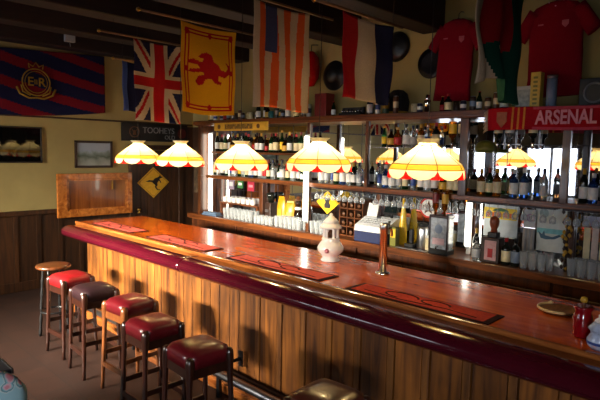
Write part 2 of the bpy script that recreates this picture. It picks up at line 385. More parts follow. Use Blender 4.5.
# bar flap leaning upright on the left wall
f = empty('bar_flap', (XL + .056, 3.64, 1.02)); tag(f, 'panelled wooden bar flap standing upright against the left wall', 'bar flap')
a0, a1, h = -.6, .59, .66
mb = MB(); mb.box(0, .045, a0, a1, 0, .10, bev=.008); mb.box(0, .045, a0, a1, h - .09, h, bev=.008); mb.box(0, .045, a0, a0 + .15, .09, h - .08, bev=.008); mb.box(0, .045, a1 - .09, a1, .09, h - .08, bev=.008)
mb.build('flap_frame', 'flap_wood', f)
MB().box(.006, .025, a0 + .13, a1 - .08, .08, h - .07).build('flap_panel', 'flap_panel_wood', f)
mb = MB(); mb.box(.02, .036, a0 + .145, a0 + .175, .09, h - .08); mb.box(.02, .036, a0 + .145, a1 - .085, .09, .12); mb.box(.02, .036, a0 + .145, a1 - .085, h - .115, h - .08); mb.box(.02, .036, a1 - .115, a1 - .085, .09, h - .08)
mb.build('moulding', 'flap_wood', f)
MB().box(.03, .05, .24, .255, .40, .54, bev=.003).build('flap_handle', 'brass', f)
for yy in (-.4, .4): MB().box(-.055, .0, yy - .03, yy + .03, h - .04, h - .02).build('bracket', 'brass', f)

# ------------------------------------------------------------------ back bar
CT = 1.0   # counter height
cabs = [-7.52, -6.3, -5.1, -3.95, -2.65, -1.65, -.4]
cn = ['leftmost', 'second', 'third', 'fourth', 'fifth', 'sixth']
for i in range(6):
    a, b = cabs[i] + .003, cabs[i + 1] - .003
    c = empty('back_bar_cabinet', ((a + b) / 2, 5.28, 0)); tag(c, 'low dark wooden back bar cabinet, %s of six from the left' % cn[i], 'cabinet', 'cabinets under the back counter')
    hw = (b - a) / 2
    MB().box(-hw, hw, -.15, .18, .08, .955).build('body', 'cabinet_wood', c)
    MB().box(-hw, hw, -.11, .18, 0, .08).build('plinth', 'dark_panel_wood', c)
    for s0, s1 in ((-hw + .01, -.006), (.006, hw - .01)):
        mb = MB(); mb.box(s0, s1, -.17, -.15, .1, .8, bev=.006); mb.box(s0 + .06, s1 - .06, -.178, -.165, .17, .73, bev=.006)
        dd = mb.build('door', 'cabinet_wood', c)
        MB().lathe([(0, 0), (.014, .002), (.016, .012), (0, .02)], n=10).build('knob', 'brass', dd, ((s0 if s0 > 0 else s1) + (.04 if s0 > 0 else -.04), -.19, .6))
    MB().box(-hw + .01, hw - .01, -.17, -.15, .815, .94, bev=.006).build('drawer', 'cabinet_wood', c)
cw = MB(); cw.box(-7.55, -.35, 5.05, 5.46, .957, CT, bev=.008); cw.box(-7.55, -.35, 5.045, 5.07, .92, CT - .002, bev=.006)
tag(cw.build('back_counter', 'backbar_wood'), 'long wooden worktop along the mirrored back bar', 'worktop')
posts = [-7.31, -4.82, -3.86, -2.61, -1.61, -.62]
phw = [.035, .03, .024, .045, .035, .035]
sh = empty('back_bar_shelving', (-4, 5.3, CT)); tag(sh, 'tall wooden shelving on the back counter with mirrored back and heavy top shelf', 'shelving')
def shp(mb, name, mats): o = mb.build(name, mats, sh); o.location = (4, -5.3, -CT); return o
SH1, SH2, SHT = 1.665, 2.05, 2.53      # surface heights: lower shelf, short upper shelf, top shelf
for i, xp in enumerate(posts):
    mb = MB(); mb.box(xp - phw[i], xp + phw[i], 5.12, 5.44 if i == 0 else 5.165, SH1 - .02, SHT - .07, bev=.006); mb.box(xp - phw[i], xp + phw[i], 5.12 if i < 2 else 5.385, 5.44 if i != 1 else 5.165, CT + .001, SH1 - .02, bev=.006)
    shp(mb, 'post', 'backbar_post_wood')
shp(MB().box(-7.12, -.5, 5.12, 5.44, SH1 - .055, SH1, bev=.006), 'lower_shelf', 'backbar_wood')
mb = MB(); mb.box(-7.40, -.45, 5.08, 5.455, SHT - .07, SHT, bev=.008); mb.box(-7.40, -.45, 5.06, 5.10, SHT - .05, SHT + .008, bev=.006)
shp(mb, 'top_shelf', 'backbar_wood')
shp(MB().box(-7.12, posts[1] - .02, 5.17, 5.43, SH2 - .03, SH2, bev=.004), 'upper_shelf', 'backbar_wood')
shp(MB().box(posts[2] + .02, -2.95, 5.20, 5.43, 2.145, 2.155), 'glass_shelf', 'thin_glass')
for i in range(5):
    a, b = posts[i] + (.036 if i == 0 else .001), posts[i + 1] - .001
    mb = MB(); mb.box(a, b, 5.445, 5.455, CT + .002, SHT - .072, 0)
    for zz in (1.43, 1.94, 2.19): mb.box(a, b, 5.441, 5.446, zz - .002, zz + .002, 1)
    nx = max(2, round((b - a) / .3))
    for k in range(1, nx): mb.box(a + (b - a) * k / nx - .002, a + (b - a) * k / nx + .002, 5.441, 5.446, CT + .004, SHT - .075, 1)
    shp(mb, 'mirror', ['mirror', 'joint'])
for k in range(3):
    a, b = posts[1 + k] + .06, posts[2 + k] - .06
    mb = MB()
    for q in range(5): mb.box(a, b, 5.14 + q * .06, 5.155 + q * .06, SH1 - .075, SH1 - .056)
    shp(mb, 'glass_rack', 'dark_metal')
# vertical fluorescent tubes
for xp, yp, z0, z1, nm in ((-7.20, 5.26, CT + .06, 2.33, 'vertical tube light at the left end of the back bar'), (-4.82, 5.078, CT + .16, 2.28, 'vertical tube light on the post beside the fourth lamp'), (-2.61, 5.315, CT + .1, 1.57, 'short vertical tube light beside the drinks dispenser')):
    tl = empty('tube_light', (xp, yp, CT)); tag(tl, nm, 'tube light', 'tube lights of the back bar')
    MB().box(-.026, .026, .031, .041, .002 if yp > 5.1 else z0 - CT - .04, z1 - CT + .03, bev=.003).build('fixture', 'paint_white', tl)
    MB().tube([(0, 0, z0 - CT), (0, 0, z1 - CT)], .029, 10).build('tube', 'tube_light', tl)
    for za, zb in ((z0 - CT - .03, z0 - CT), (z1 - CT, z1 - CT + .025)):
        mb = MB(); mb.tube([(0, 0, za), (0, 0, zb)], .018, 8); mb.box(-.016, .016, 0, .035, za, za + .014); mb.build('lamp_holder', 'paint_light_grey', tl)

# ------------------------------------------------------------------ pendant lamps over the bar
def lamp():
    r = empty('pendant_lamp')
    N = 8; ph = PI / 8
    def ring(rad, z): return [(rad * math.cos(2 * PI * k / N + ph), rad * math.sin(2 * PI * k / N + ph), z) for k in range(N)]
    def bandmesh(*rz):
        mb = MB()
        for (r0, z0), (r1, z1) in zip(rz, rz[1:]):
            A, B = ring(r0, z0), ring(r1, z1)
            for k in range(N): mb.add([A[k], A[(k + 1) % N], B[(k + 1) % N], B[k]], [(0, 1, 2, 3)])
        return mb
    bandmesh((.072, .238), (.165, .172), (.25, .105)).build('shade', 'shade_panel', r)
    bandmesh((.25, .105), (.274, .066)).build('band', 'shade_band', r)
    bandmesh((.072, .238), (.060, .254), (.095, .285)).build('crown', 'shade_crown', r)
    # scalloped skirt: eight lobes, red drops between them
    mb = MB(); A, B = ring(.274, .066), ring(.282, 0)
    for k in range(N):
        a, b, c, d = Vector(A[k]), Vector(A[(k + 1) % N]), Vector(B[(k + 1) % N]), Vector(B[k]); q = 14
        for i in range(q):
            u0, u1 = i / q, (i + 1) / q
            f = lambda u: .06 + .94 * (max(0, 1 - abs(2 * u - 1) ** 2.2)) ** .75
            P = lambda u, v: (a.lerp(b, u)).lerp(d.lerp(c, u), v)
            mb.add([P(u0, 0), P(u1, 0), P(u1, f(u1)), P(u0, f(u0))], [(0, 1, 2, 3)])
    mb.build('skirt', 'shade_skirt', r)
    for k in range(N):
        p = Vector(A[k]); q = Vector(B[k]); ou = Vector((p.x, p.y, 0)).normalized()
        t1 = (Vector(A[(k + 1) % N]) - p).normalized(); t2 = (Vector(A[k - 1]) - p).normalized()
        e = ou * .003
        top = p.lerp(q, .05) + e; bt = p.lerp(q, .94) + e; m = p.lerp(q, .55) + e
        mb = MB()
        for t_ in (t1, t2):
            mb.add([top, m, m + t_ * .020], [(0, 1, 2)]); mb.add([m, bt, bt + t_ * .052, m + t_ * .020], [(0, 1, 2, 3)])
        o = mb.build('red_drop', 'shade_red', r)
    mb = MB()
    for k in range(N): mb.tube([ring(.073, .238)[k], ring(.252, .105)[k], ring(.276, .066)[k]], .003, 5)
    for rr, zz in ((.252, .105), (.276, .066), (.073, .238)):
        R_ = ring(rr, zz); mb.tube(R_ + [R_[0]], .003, 5)
    mb.build('leading', 'shade_lead', r)
    MB().lathe([(0, .10), (.02, .105), (.032, .125), (.028, .15), (.016, .175), (.014, .20)], n=10).build('bulb', 'bulb', r)
    mb = MB().tube([(0, 0, .20), (0, 0, .275)], .016, 8); mb.tube([(0, 0, .27), (0, 0, ZC - 1.89)], .003, 6); mb.lathe([(.045, ZC - 1.89 - .04), (.05, ZC - 1.89)], n=12)
    for k in range(4): a = PI / 2 * k; mb.tube([(0, 0, .25), (.058 * math.cos(a), .058 * math.sin(a), .254)], .004, 5)
    mb.build('cord', 'dark_metal', r)
    return r
lk = lamp(); lk['category'] = 'lamp'; LK = Kind(lk)
for i, (x, nm) in enumerate(((-6.1, 'farthest of the five, at the left end of the bar'), (-5.14, 'second of five from the left, overlapping the first'), (-4.07, 'middle one of the five'), (-3.03, 'fourth of five, above the white lantern'), (-1.98, 'largest and nearest of the five'))):
    LK.place((x, 3.35, 1.89 + (0, 0, 0, .03, .022)[i]), 0.1 * i, 'yellow scalloped glass pendant lamp, ' + nm, 'pendant lamps over the bar')

# ------------------------------------------------------------------ stools
def stool(name, seatmat, legmat):
    r = empty(name); H = .82
    # cushion with notched corners, domed
    mb = MB(); n = 14; vs = []; fs = []
    def prof(i, j, z):
        u, v = i / n * 2 - 1, j / n * 2 - 1; e = max(abs(u), abs(v)); sx = .166; k = 1 - .13 * max(0, min(abs(u), abs(v)) - .72) / .28
        return (u * sx * k, v * sx * k, z)
    for j in range(n + 1):
        for i in range(n + 1):
            u, v = i / n * 2 - 1, j / n * 2 - 1
            e = max(abs(u), abs(v)); c = min(abs(u), abs(v))
            dz = .035 * (1 - u ** 4) * (1 - v ** 4) - .02 * max(0, (abs(u) + abs(v) - 1.55)) / .45
            vs.append(prof(i, j, H - .035 + dz))
    top = len(vs)
    for j in range(n + 1):
        for i in range(n + 1): p = prof(i, j, H - .12); vs.append((p[0] * .97, p[1] * .97, p[2]))
    idx = lambda i, j, o: o + j * (n + 1) + i
    for j in range(n):
        for i in range(n):
            fs.append((idx(i, j, 0), idx(i + 1, j, 0), idx(i + 1, j + 1, 0), idx(i, j + 1, 0))); fs.append((idx(i, j, top), idx(i, j + 1, top), idx(i + 1, j + 1, top), idx(i + 1, j, top)))
    for i in range(n):
        fs.append((idx(i, 0, 0), idx(i, 0, top), idx(i + 1, 0, top), idx(i + 1, 0, 0))); fs.append((idx(i, n, 0), idx(i + 1, n, 0), idx(i + 1, n, top), idx(i, n, top)))
        fs.append((idx(0, i, 0), idx(0, i + 1, 0), idx(0, i + 1, top), idx(0, i, top))); fs.append((idx(n, i, 0), idx(n, i, top), idx(n, i + 1, top), idx(n, i + 1, 0)))
    mb.add(vs, fs, 0, True); mb.build('seat', seatmat, r)
    for sx in (-1, 1):
        for sy in (-1, 1):
            P = lambda z: (sx * (.147 + .026 * (H - z) / H), sy * (.147 + .026 * (H - z) / H), z)
            mb = MB(); rings = []
            for z, q in ((0, .014), (.1, .015), (.22, .017), (.24, .019), (.26, .017), (.45, .0165), (.62, .019), (.70, .026), (.745, .027), (.77, .023), (.782, .012)):
                c = P(z); rings.append([(c[0] + q * math.cos(a) * 1.12, c[1] + q * math.sin(a) * 1.12, z) for a in [2 * PI * k / 10 for k in range(10)]])
            mb.loft(rings).build('leg', legmat, r)
    a = .146
    mb = MB()
    for s in (-1, 1):
        mb.box(-a, a, s * a - .011, s * a + .011, .635, .702); mb.box(s * a - .011, s * a + .011, -a, a, .635, .702)
    mb.build('apron', legmat, r)
    a = .166
    for s in (-1, 1):
        MB().box(-a, a, s * a - .010, s * a + .010, .20, .245, bev=.004).build('stretcher', legmat, r)
        MB().box(s * a - .010, s * a + .010, -a, a, .30, .34, bev=.004).build('stretcher', legmat, r)
    r['category'] = 'bar stool'; return r
KR, KM, KT, KD, KB = Kind(stool('bar_stool', 'seat_red', 'stool_wood')), Kind(stool('bar_stool', 'seat_maroon', 'stool_wood')), Kind(stool('bar_stool', 'seat_maroon', 'stool_wood_tan')), Kind(stool('bar_stool', 'seat_dark', 'stool_wood')), Kind(stool('bar_stool', 'seat_brown', 'stool_wood'))
G = 'square padded stools along the bar'
KR.place((-5.30, 2.15, 0), .08, 'wooden bar stool with bright red padded seat beside the round stool', G)
KD.place((-4.70, 2.12, 0), -.05, 'wooden bar stool with almost black padded seat between two red ones', G)
KT.place((-4.11, 2.17, 0), .06, 'bar stool with tan wooden legs and maroon seat, third square stool from left', G)
KM.place((-3.48, 2.02, 0), .0, 'dark legged bar stool with maroon seat, fourth square stool from left', G)
KM.place((-2.84, 1.98, 0), -.06, 'dark legged bar stool with maroon seat, second nearest to the camera', G)
KB.place((-1.77, 2.07, 0), .05, 'nearest bar stool with worn brown seat, only its top in view', G)
r = empty('round_stool', (-5.83, 2.18, 0)); tag(r, 'round wooden topped stool with black turned legs at far end of row', 'bar stool')
MB().lathe([(0, .765), (.15, .765), (.172, .775), (.178, .79), (.172, .803), (.15, .808), (0, .808)], n=28).build('seat', 'backbar_post_wood', r)
for k in range(4):
    a = PI / 4 + PI / 2 * k; mb = MB(); pts = []; rs = []
    for i in range(17):
        z = .767 * i / 16; rr = .11 + .05 * (1 - i / 16); pts.append((rr * math.cos(a), rr * math.sin(a), z)); rs.append(.014 + .006 * (i % 3 == 1))
    mb.tube(pts, rs, 8).build('leg', 'black_metal', r)
mb = MB(); mb.lathe([(.12, .29), (.14, .29), (.14, .305), (.12, .305), (.12, .29)], n=20, caps=False); mb.build('foot_ring', 'black_metal', r)

# ------------------------------------------------------------------ flags and cloth
def cloth(name, mats, fn, P, nu, nv, thick=.004, parent=None):
    """grid of nu x nv faces; fn(u,v) -> slot, P(u,v) -> point; u runs to the right, v upwards"""
    vs = [P(i / nu, j / nv) for j in range(nv + 1) for i in range(nu + 1)]; mb = MB()
    fs = []; ms = []
    for j in range(nv):
        for i in range(nu):
            fs.append((j * (nu + 1) + i, j * (nu + 1) + i + 1, (j + 1) * (nu + 1) + i + 1, (j + 1) * (nu + 1) + i)); ms.append(fn((i + .5) / nu, (j + .5) / nv))
    mb.v = vs; mb.f = fs; mb.m = ms; mb.sm = [True] * len(fs)
    o = mb.build(name, mats, parent, fix=False)
    if thick: m = o.modifiers.new('s', 'SOLIDIFY'); m.thickness = thick; m.offset = 0
    return o
def flag_plane(x, y0, y1, z0, z1, amp=.02, k=3.0, ph=0.0, pinch=0.0, sag=.02):
    def P(u, v):
        yy = y0 + (y1 - y0) * u; yy = (y0 + y1) / 2 + (yy - (y0 + y1) / 2) * (1 - pinch * (1 - v) * .5)
        return (x + amp * (1.15 - v) * math.sin(k * 2 * PI * u + ph + 1.5 * v) + .4 * amp * math.sin(9 * v + 4 * u), yy, z0 + (z1 - z0) * v - sag * math.sin(PI * u) * v + .012 * math.sin(5 * u + ph) * (1 - v))
    return P
def pole(x, y0, y1, z, label):
    p = empty('flag_pole', (x, (y0 + y1) / 2, z)); tag(p, label, 'flag pole', 'poles of the hanging flags')
    hl = (y1 - y0) / 2
    MB().tube([(0, -hl, 0), (0, hl, 0)], .011, 8).build('pole', 'pole_wood', p)
    mb = MB(); mb.lathe([(0, 0), (.014, .004), (.02, .02), (.014, .034), (0, .04)], n=10); o = mb.build('finial', 'brass', p, (0, -hl, 0)); o.rotation_euler.x = PI / 2
    top = 3.46 if any(abs(x - b) < .14 for b in (-7.72, -6.6, -5.5, -4.4, -3.22)) else ZC
    for yy in (-hl * .75, hl * .75): MB().tube([(0, yy, 0), (0, yy, top - z)], .0025, 5).build('cord', 'black_metal', p)
    return p
def uk(u, v):
    a, b = u - .5, (v - .5)
    if abs(a) < .10 or abs(b) < .065: return 1
    if abs(a) < .165 or abs(b) < .108: return 0
    U, V = a, b
    d1, d2 = abs(U - V) / 1.414, abs(U + V) / 1.414
    if (U - V) * (1 if U > 0 else -1) > 0 and d1 < .055 and U * V > 0: return 1
    if (U + V) * (1 if U > 0 else -1) < 0 and d2 < .055 and U * V < 0: return 1
    if (d1 < .1 and U * V > 0) or (d2 < .1 and U * V < 0): return 0
    return 2
o = cloth('union_flag', ['cloth_white', 'cloth_red', 'cloth_navy'], uk, flag_plane(-5.5, 2.97, 3.62, 2.39, 3.295, .03, 1.6, .5, .06), 64, 84); tag(o, 'red, white and blue union flag hung upright over the bar', 'flag', 'flags hung over the bar')
pole(-5.5, 2.6, 3.75, 3.31, 'thin wooden pole carrying the red, white and blue union flag')
o = cloth('navy_flag', ['cloth_navy', 'paint_blue'], lambda u, v: 1 if u < .12 else 0, flag_plane(-6.6, 3.40, 4.02, 2.56, 3.22, .03, 2, 1), 24, 24); tag(o, 'plain navy flag hanging mostly hidden behind the union flag', 'flag', 'flags hung over the bar')
pole(-6.6, 3.3, 4.2, 3.235, 'wooden pole of the plain navy flag at the far end')
LION = [(.33, .22), (.40, .25), (.42, .34), (.50, .36), (.56, .28), (.64, .26), (.66, .30), (.60, .33), (.60, .42), (.70, .38), (.80, .46), (.80, .60), (.72, .66), (.76, .56), (.72, .50), (.64, .52), (.60, .60), (.52, .66), (.50, .76), (.42, .80), (.34, .76), (.30, .70), (.38, .68), (.36, .62), (.24, .66), (.16, .62), (.18, .57), (.30, .57), (.34, .52), (.20, .48), (.16, .42), (.22, .42), (.38, .46), (.40, .42), (.32, .38), (.28, .28)]
def lion(u, v):
    for k in (.075, .13):
        if (abs(min(u, 1 - u) - k) < .014 and min(v, 1 - v) > k * .72) or (abs(min(v, 1 - v) - k * .75) < .012 and min(u, 1 - u) > k): return 1
    for cx, cy in ((.1, .09), (.5, .09), (.9, .09), (.1, .91), (.5, .91), (.9, .91), (.1, .5), (.9, .5)):
        if abs(u - cx) + abs(v - cy) * 1.3 < .05: return 1
    return 1 if inpoly(.48 + (u - .5) * .86, .5 + (v - .52) * 1.5, LION) else 0
o = cloth('lion_flag', ['cloth_yellow', 'cloth_red'], lion, flag_plane(-4.4, 2.87, 3.54, 2.44, 3.30, .025, 1.2, 2.2, .02), 84, 104); tag(o, 'yellow flag with red rampant lion and double border', 'flag', 'flags hung over the bar')
pole(-4.4, 2.45, 3.8, 3.315, 'thin wooden pole carrying the yellow lion flag')
def stars(u, v):
    if .20 < u < .40 and v > .56: return 2
    return 1 if int((u + .02 * math.sin(5 * v + 7 * u)) * 8.6 + .35) % 2 == 1 and u > .10 else 0
o = cloth('striped_flag', ['cloth_off_white', 'cloth_orange', 'cloth_blue_faded'], stars, flag_plane(-3.3, 2.83, 3.48, 2.44, 3.295, .014, 2.2, 0, .0), 90, 40); tag(o, 'faded orange and white striped flag with blue canton', 'flag', 'flags hung over the bar')
pole(-3.3, 2.3, 3.8, 3.31, 'wooden pole carrying the faded striped flag')
o = cloth('tricolour_flag', ['cloth_red', 'cloth_off_white', 'cloth_navy'], lambda u, v: 0 if u < .30 else (1 if u < .63 else 2), flag_plane(-2.5, 2.98, 3.62, 2.48, 3.10, .02, 1.8, .8, .04), 48, 30); tag(o, 'red, white and navy tricolour flag hung upright', 'flag', 'flags hung over the bar')
pole(-2.5, 2.7, 3.75, 3.115, 'wooden pole carrying the red, white and navy flag')
def dragon(u, v):
    if u < .17 + .5 * max(0, .55 - v) ** 1.4: return 0
    if abs(u - .48) + abs(v - .30) * .8 < .05 or abs(u - .5) + abs(v - .90) < .05: return 0
    return 1 if v > .30 + .25 * (u - .2) and u < .70 else 2
def dragonP(u, v):
    p = flag_plane(-1.6, 3.19, 4.0, 2.50, 3.34, .04, 2.6, .4, .10)(u, v)
    return (p[0], p[1], p[2] + (.10 * (1 - v) * math.sin(2.4 * u + .4) if u < .5 else -.03 * (1 - v)))
o = cloth('draped_flag', ['cloth_off_white', 'cloth_red', 'cloth_green'], dragon, dragonP, 60, 60); tag(o, 'draped white, red and green flag hanging between the two football jerseys', 'flag', 'flags hung over the bar')
pole(-1.6, 2.9, 4.2, 3.36, 'wooden pole carrying the draped white, red and green flag')
# big banner on the left wall
def regiment(u, v):
    q = (v * .9 + u * .62) * 3.1 + .18
    return 1 if (q % 1.0) < .42 else 0
o = cloth('crested_banner', ['cloth_navy', 'cloth_stripe_red'], regiment, lambda u, v: (XL + .045 + .012 * math.sin(7 * u + 2 * v), 1.75 + 2.06 * u, 2.545 + .10 * (u - .35) + .86 * v - .05 * math.sin(PI * u) * (1 - v)), 90, 60); tag(o, 'navy banner with dark red diagonal stripes and gold crest on left wall', 'flag')
ban = o; em = MB(); cx, cy, cz = XL + .065, 2.80, 2.975
L3 = lambda a, b, d: (cx + d, cy + a, cz + b)
circ = lambda r, n=28, ph=0: [(r * math.cos(2 * PI * k / n + ph), r * math.sin(2 * PI * k / n + ph)) for k in range(n)]
ring = [L3(a, b, 0) for a, b in circ(.185)]; em.tube(ring + [ring[0]], .009, 6); ring = [L3(a, b, 0) for a, b in circ(.15)]; em.tube(ring + [ring[0]], .004, 5)
em.tube([L3(-.09, .19, 0), L3(-.1, .25, 0), L3(-.04, .215, 0), L3(0, .275, 0), L3(.04, .215, 0), L3(.1, .25, 0), L3(.09, .19, 0)], .009, 6)
em.tube([L3(-.26, -.08, 0), L3(-.22, -.17, 0), L3(-.1, -.225, 0), L3(0, -.215, 0), L3(.1, -.225, 0), L3(.22, -.17, 0), L3(.26, -.08, 0)], .014, 6)
em.tube([L3(-.2, -.05, 0), L3(-.18, -.14, 0), L3(-.08, -.19, 0)], .01, 6); em.tube([L3(.2, -.05, 0), L3(.18, -.14, 0), L3(.08, -.19, 0)], .01, 6)
em.build('crest', 'cloth_flag_gold', ban)
text('crest_letter', 'E', .17, 'cloth_flag_gold', ban, (cx, cy - .075, cz), ON_LEFT, .003, bold=.002); text('crest_letter', 'R', .17, 'cloth_flag_gold', ban, (cx, cy + .075, cz), ON_LEFT, .003, bold=.002); text('crest_numeral', 'II', .10, 'cloth_flag_gold', ban, (cx, cy - .005, cz + .0), ON_LEFT, .003)
b = MB().box(0, .06, -.07, .07, -.07, .07, bev=.008).build('junction_box', 'paint_light_grey', None, (-7.58, 3.12, 3.60)); tag(b, 'small pale grey junction box high on the dark beam above the banner', 'junction box')
MB().tube([(.03, 0, -.068), (.03, .01, -.13)], .006, 6).build('conduit', 'paint_grey', b)

# jerseys on the back wall
def jersey(name, cx, ztop, w_, h_, lab, tilt, crestm):
    r = empty(name, (cx, 5.38, ztop)); tag(r, lab, 'jersey', 'jerseys on the back wall')
    mb = MB(); rings = []; n = 28
    for z, hw, dp in ((-h_, .50, .05), (-h_ * .8, .485, .055), (-h_ * .55, .47, .06), (-h_ * .35, .47, .06), (-h_ * .2, .48, .055), (-h_ * .1, .46, .045), (-h_ * .045, .36, .035), (-.005, .15, .02)):
        rings.append([(hw * w_ * math.cos(2 * PI * k / n) * (1 + .03 * math.sin(5 * k + z * 20)), dp * math.sin(2 * PI * k / n) + .006 * math.sin(k * 2.2 + z * 14), z) for k in range(n)])
    mb.loft(rings)
    for s in (-1, 1):
        rr = []
        for q in range(6):
            f = q / 5; c = Vector((s * (.36 + .30 * f) * w_, 0, -h_ * (.10 + .26 * f))); dr = Vector((s * .62, 0, -.78)); nr = Vector((-.78 * s, 0, -.62)).normalized() if False else Vector((s * .78, 0, .62))
            ww = .135 * w_ * (1.15 - .1 * f)
            rr.append([tuple(c + nr * ww * math.cos(2 * PI * k / 14) + Vector((0, 1, 0)) * .04 * math.sin(2 * PI * k / 14)) for k in range(14)])
        mb.loft(rr)
    mb.build('body', 'cloth_jersey', r)
    cl = [(math.cos(a) * .13 * w_, -.028 + .02 * abs(math.cos(a)), -.055 * h_ * math.sin(a) - .005) for a in [PI * k / 12 for k in range(13)]]
    MB().tube(cl, .008, 6).build('collar', crestm, r)
    mb = MB(); mb.prism([(a, b) for a, b in ((-.03, .03), (.03, .03), (.03, -.01), (0, -.04), (-.03, -.01))], lambda a, b, d: (.2 * w_ + a, -.062 + d, -.26 * h_ + b), 0, .004)
    mb.build('crest', plain('cloth_crest_pink', (168, 84, 96), .9), r); MB().box(-.22 * w_ - .03, -.22 * w_ + .02, -.062, -.058, -.25 * h_, -.235 * h_).build('maker_mark', 'cloth_crest_pink', r)
    MB().tube([(-.33 * w_, 0, -.05), (0, 0, .0), (.33 * w_, 0, -.05)], .008, 6).build('hanger', 'black_metal', r)
    MB().tube([(0, 0, .0), (0, 0, .05), (.02, 0, .07), (0.02, .075, .08)], .004, 6).build('hook', 'black_metal', r)
    r.rotation_euler.y = tilt
    return r
jersey('football_jersey', -2.87, 3.55, .44, .88, 'red football jersey on hanger, left of the draped green flag', .05, 'cloth_jersey_dark')
jersey('football_jersey', -1.86, 3.56, .52, .90, 'dark red football jersey on hanger above the scarf', -.02, 'cloth_scarf_text')
o = MB().lathe([(0, 0), (.16, 0), (.175, .01), (.17, .02), (.11, .012), (0, .01)], n=30).build('metal_plate', 'dark_metal', None, (-3.23, 5.467, 3.12)); o.rotation_euler.x = PI / 2; tag(o, 'dark round metal plate on wall left of the first jersey', 'plate')
o = MB().lathe([(0, 0), (.19, 0), (.2, .01), (.19, .02), (.12, .03), (.11, .09), (.06, .11), (0, .11)], n=30).build('round_hat', 'paint_black', None, (-4.69, 5.467, 3.1)); o.rotation_euler.x = PI / 2; tag(o, 'round black hat hung on wall between striped and tricolour flags', 'hat')
o = MB().lathe([(0, 0), (.17, 0), (.18, .02), (.12, .05), (0, .06)], n=30).build('round_disc', 'paint_black', None, (-3.70, 5.467, 3.36)); o.rotation_euler.x = PI / 2; tag(o, 'black round disc on wall peeping out beside the tricolour flag', 'disc')
o = empty('red_buoy', (-5.0, 5.33, 2.96)); tag(o, 'glossy red oval buoy hung on wall right of striped flag', 'buoy')
MB().lathe([(0, 0), (.05, .01), (.11, .12), (.125, .26), (.11, .38), (.06, .46), (.02, .48), (0, .48)], n=20).build('body', plain('buoy_red', (176, 14, 16), 0.15, coat=.6), o)
MB().tube([(0, 0, .47), (0, .0, .56), (0, .13, .58)], .006, 6).build('hook', 'black_metal', o)

# scarf on the edge of the top shelf
s = empty('football_scarf', (-1.6, 5.05, SHT)); tag(s, 'red football scarf with white lettering pinned along the top shelf', 'scarf')
def sP(u, v): return (-.72 + 1.42 * u, -.004 - .008 * math.sin(11 * u + 2 * v) - .004, -.205 + .215 * v + .006 * math.sin(8 * u))
def scf(u, v):
    if .165 < u < .18 or .20 < u < .215 or .235 < u < .25: return 1
    if u > .30 and (v > .86 or v < .12): return 2
    return 0
o = cloth('knit', ['cloth_scarf', plain('cloth_gold', (190, 120, 40), .9), plain('cloth_pinkred', (178, 60, 80), .9)], scf, sP, 80, 16, .006, s)
text('lettering', 'ARSENAL', .175, 'cloth_scarf_text', s, (-.005, -.028, -.098), ON_BACK, .003, .70, bold=.004)
mb = MB(); mb.prism([(-.07, .07), (.07, .07), (.07, -.02), (0, -.08), (-.07, -.02)], lambda a, b, d: (-.58 + a * .7, -.025 + d, -.1 + b), 0, .004); mb.build('crest', plain('cloth_crest', (150, 96, 70), .9), s)
mb = MB()
for k in range(16): z = -.2 + .013 * k; mb.tube([(-.715, -.008, z), (-.74, -.012, z - .01), (-.765, -.008, z - .03 - .01 * (k % 3))], .005, 5)
mb.build('fringe', 'cloth_off_white', s)
# thin yellow sign on shelf edge
s = empty('shelf_sign', (-6.17, 5.055, 2.43)); tag(s, 'long narrow yellow sign fixed to top shelf above third lamp', 'sign')
MB().box(-.63, .63, -.012, .0, -.062, .062, bev=.004).build('board', 'paint_gold', s)
MB().box(-.36, .30, -.015, -.012, -.045, .045).build('panel', plain('sign_olive', (150, 112, 34), .5), s)
mb = MB()
for k in range(11):
    x0 = -.34 + k * .058; mb.box(x0, x0 + .012, -.018, -.015, -.03, .03); mb.box(x0 + .012, x0 + .036, -.018, -.015, (.018 if k % 2 else -.03), (.03 if k % 2 else -.018)); mb.box(x0 + .030, x0 + .042, -.018, -.015, -.03 if k % 3 else 0, .03 if k % 4 else 0.01)
mb.build('worn_lettering', 'paint_dark_brown', s)
mb = MB()
for xx in (-.5, .42): mb.prism([(a, b) for a, b in circ(.035, 16)], lambda a, b, d: (xx + a, -.016 + d, b), 0, .004)
mb.build('roundels', 'paint_brown', s)

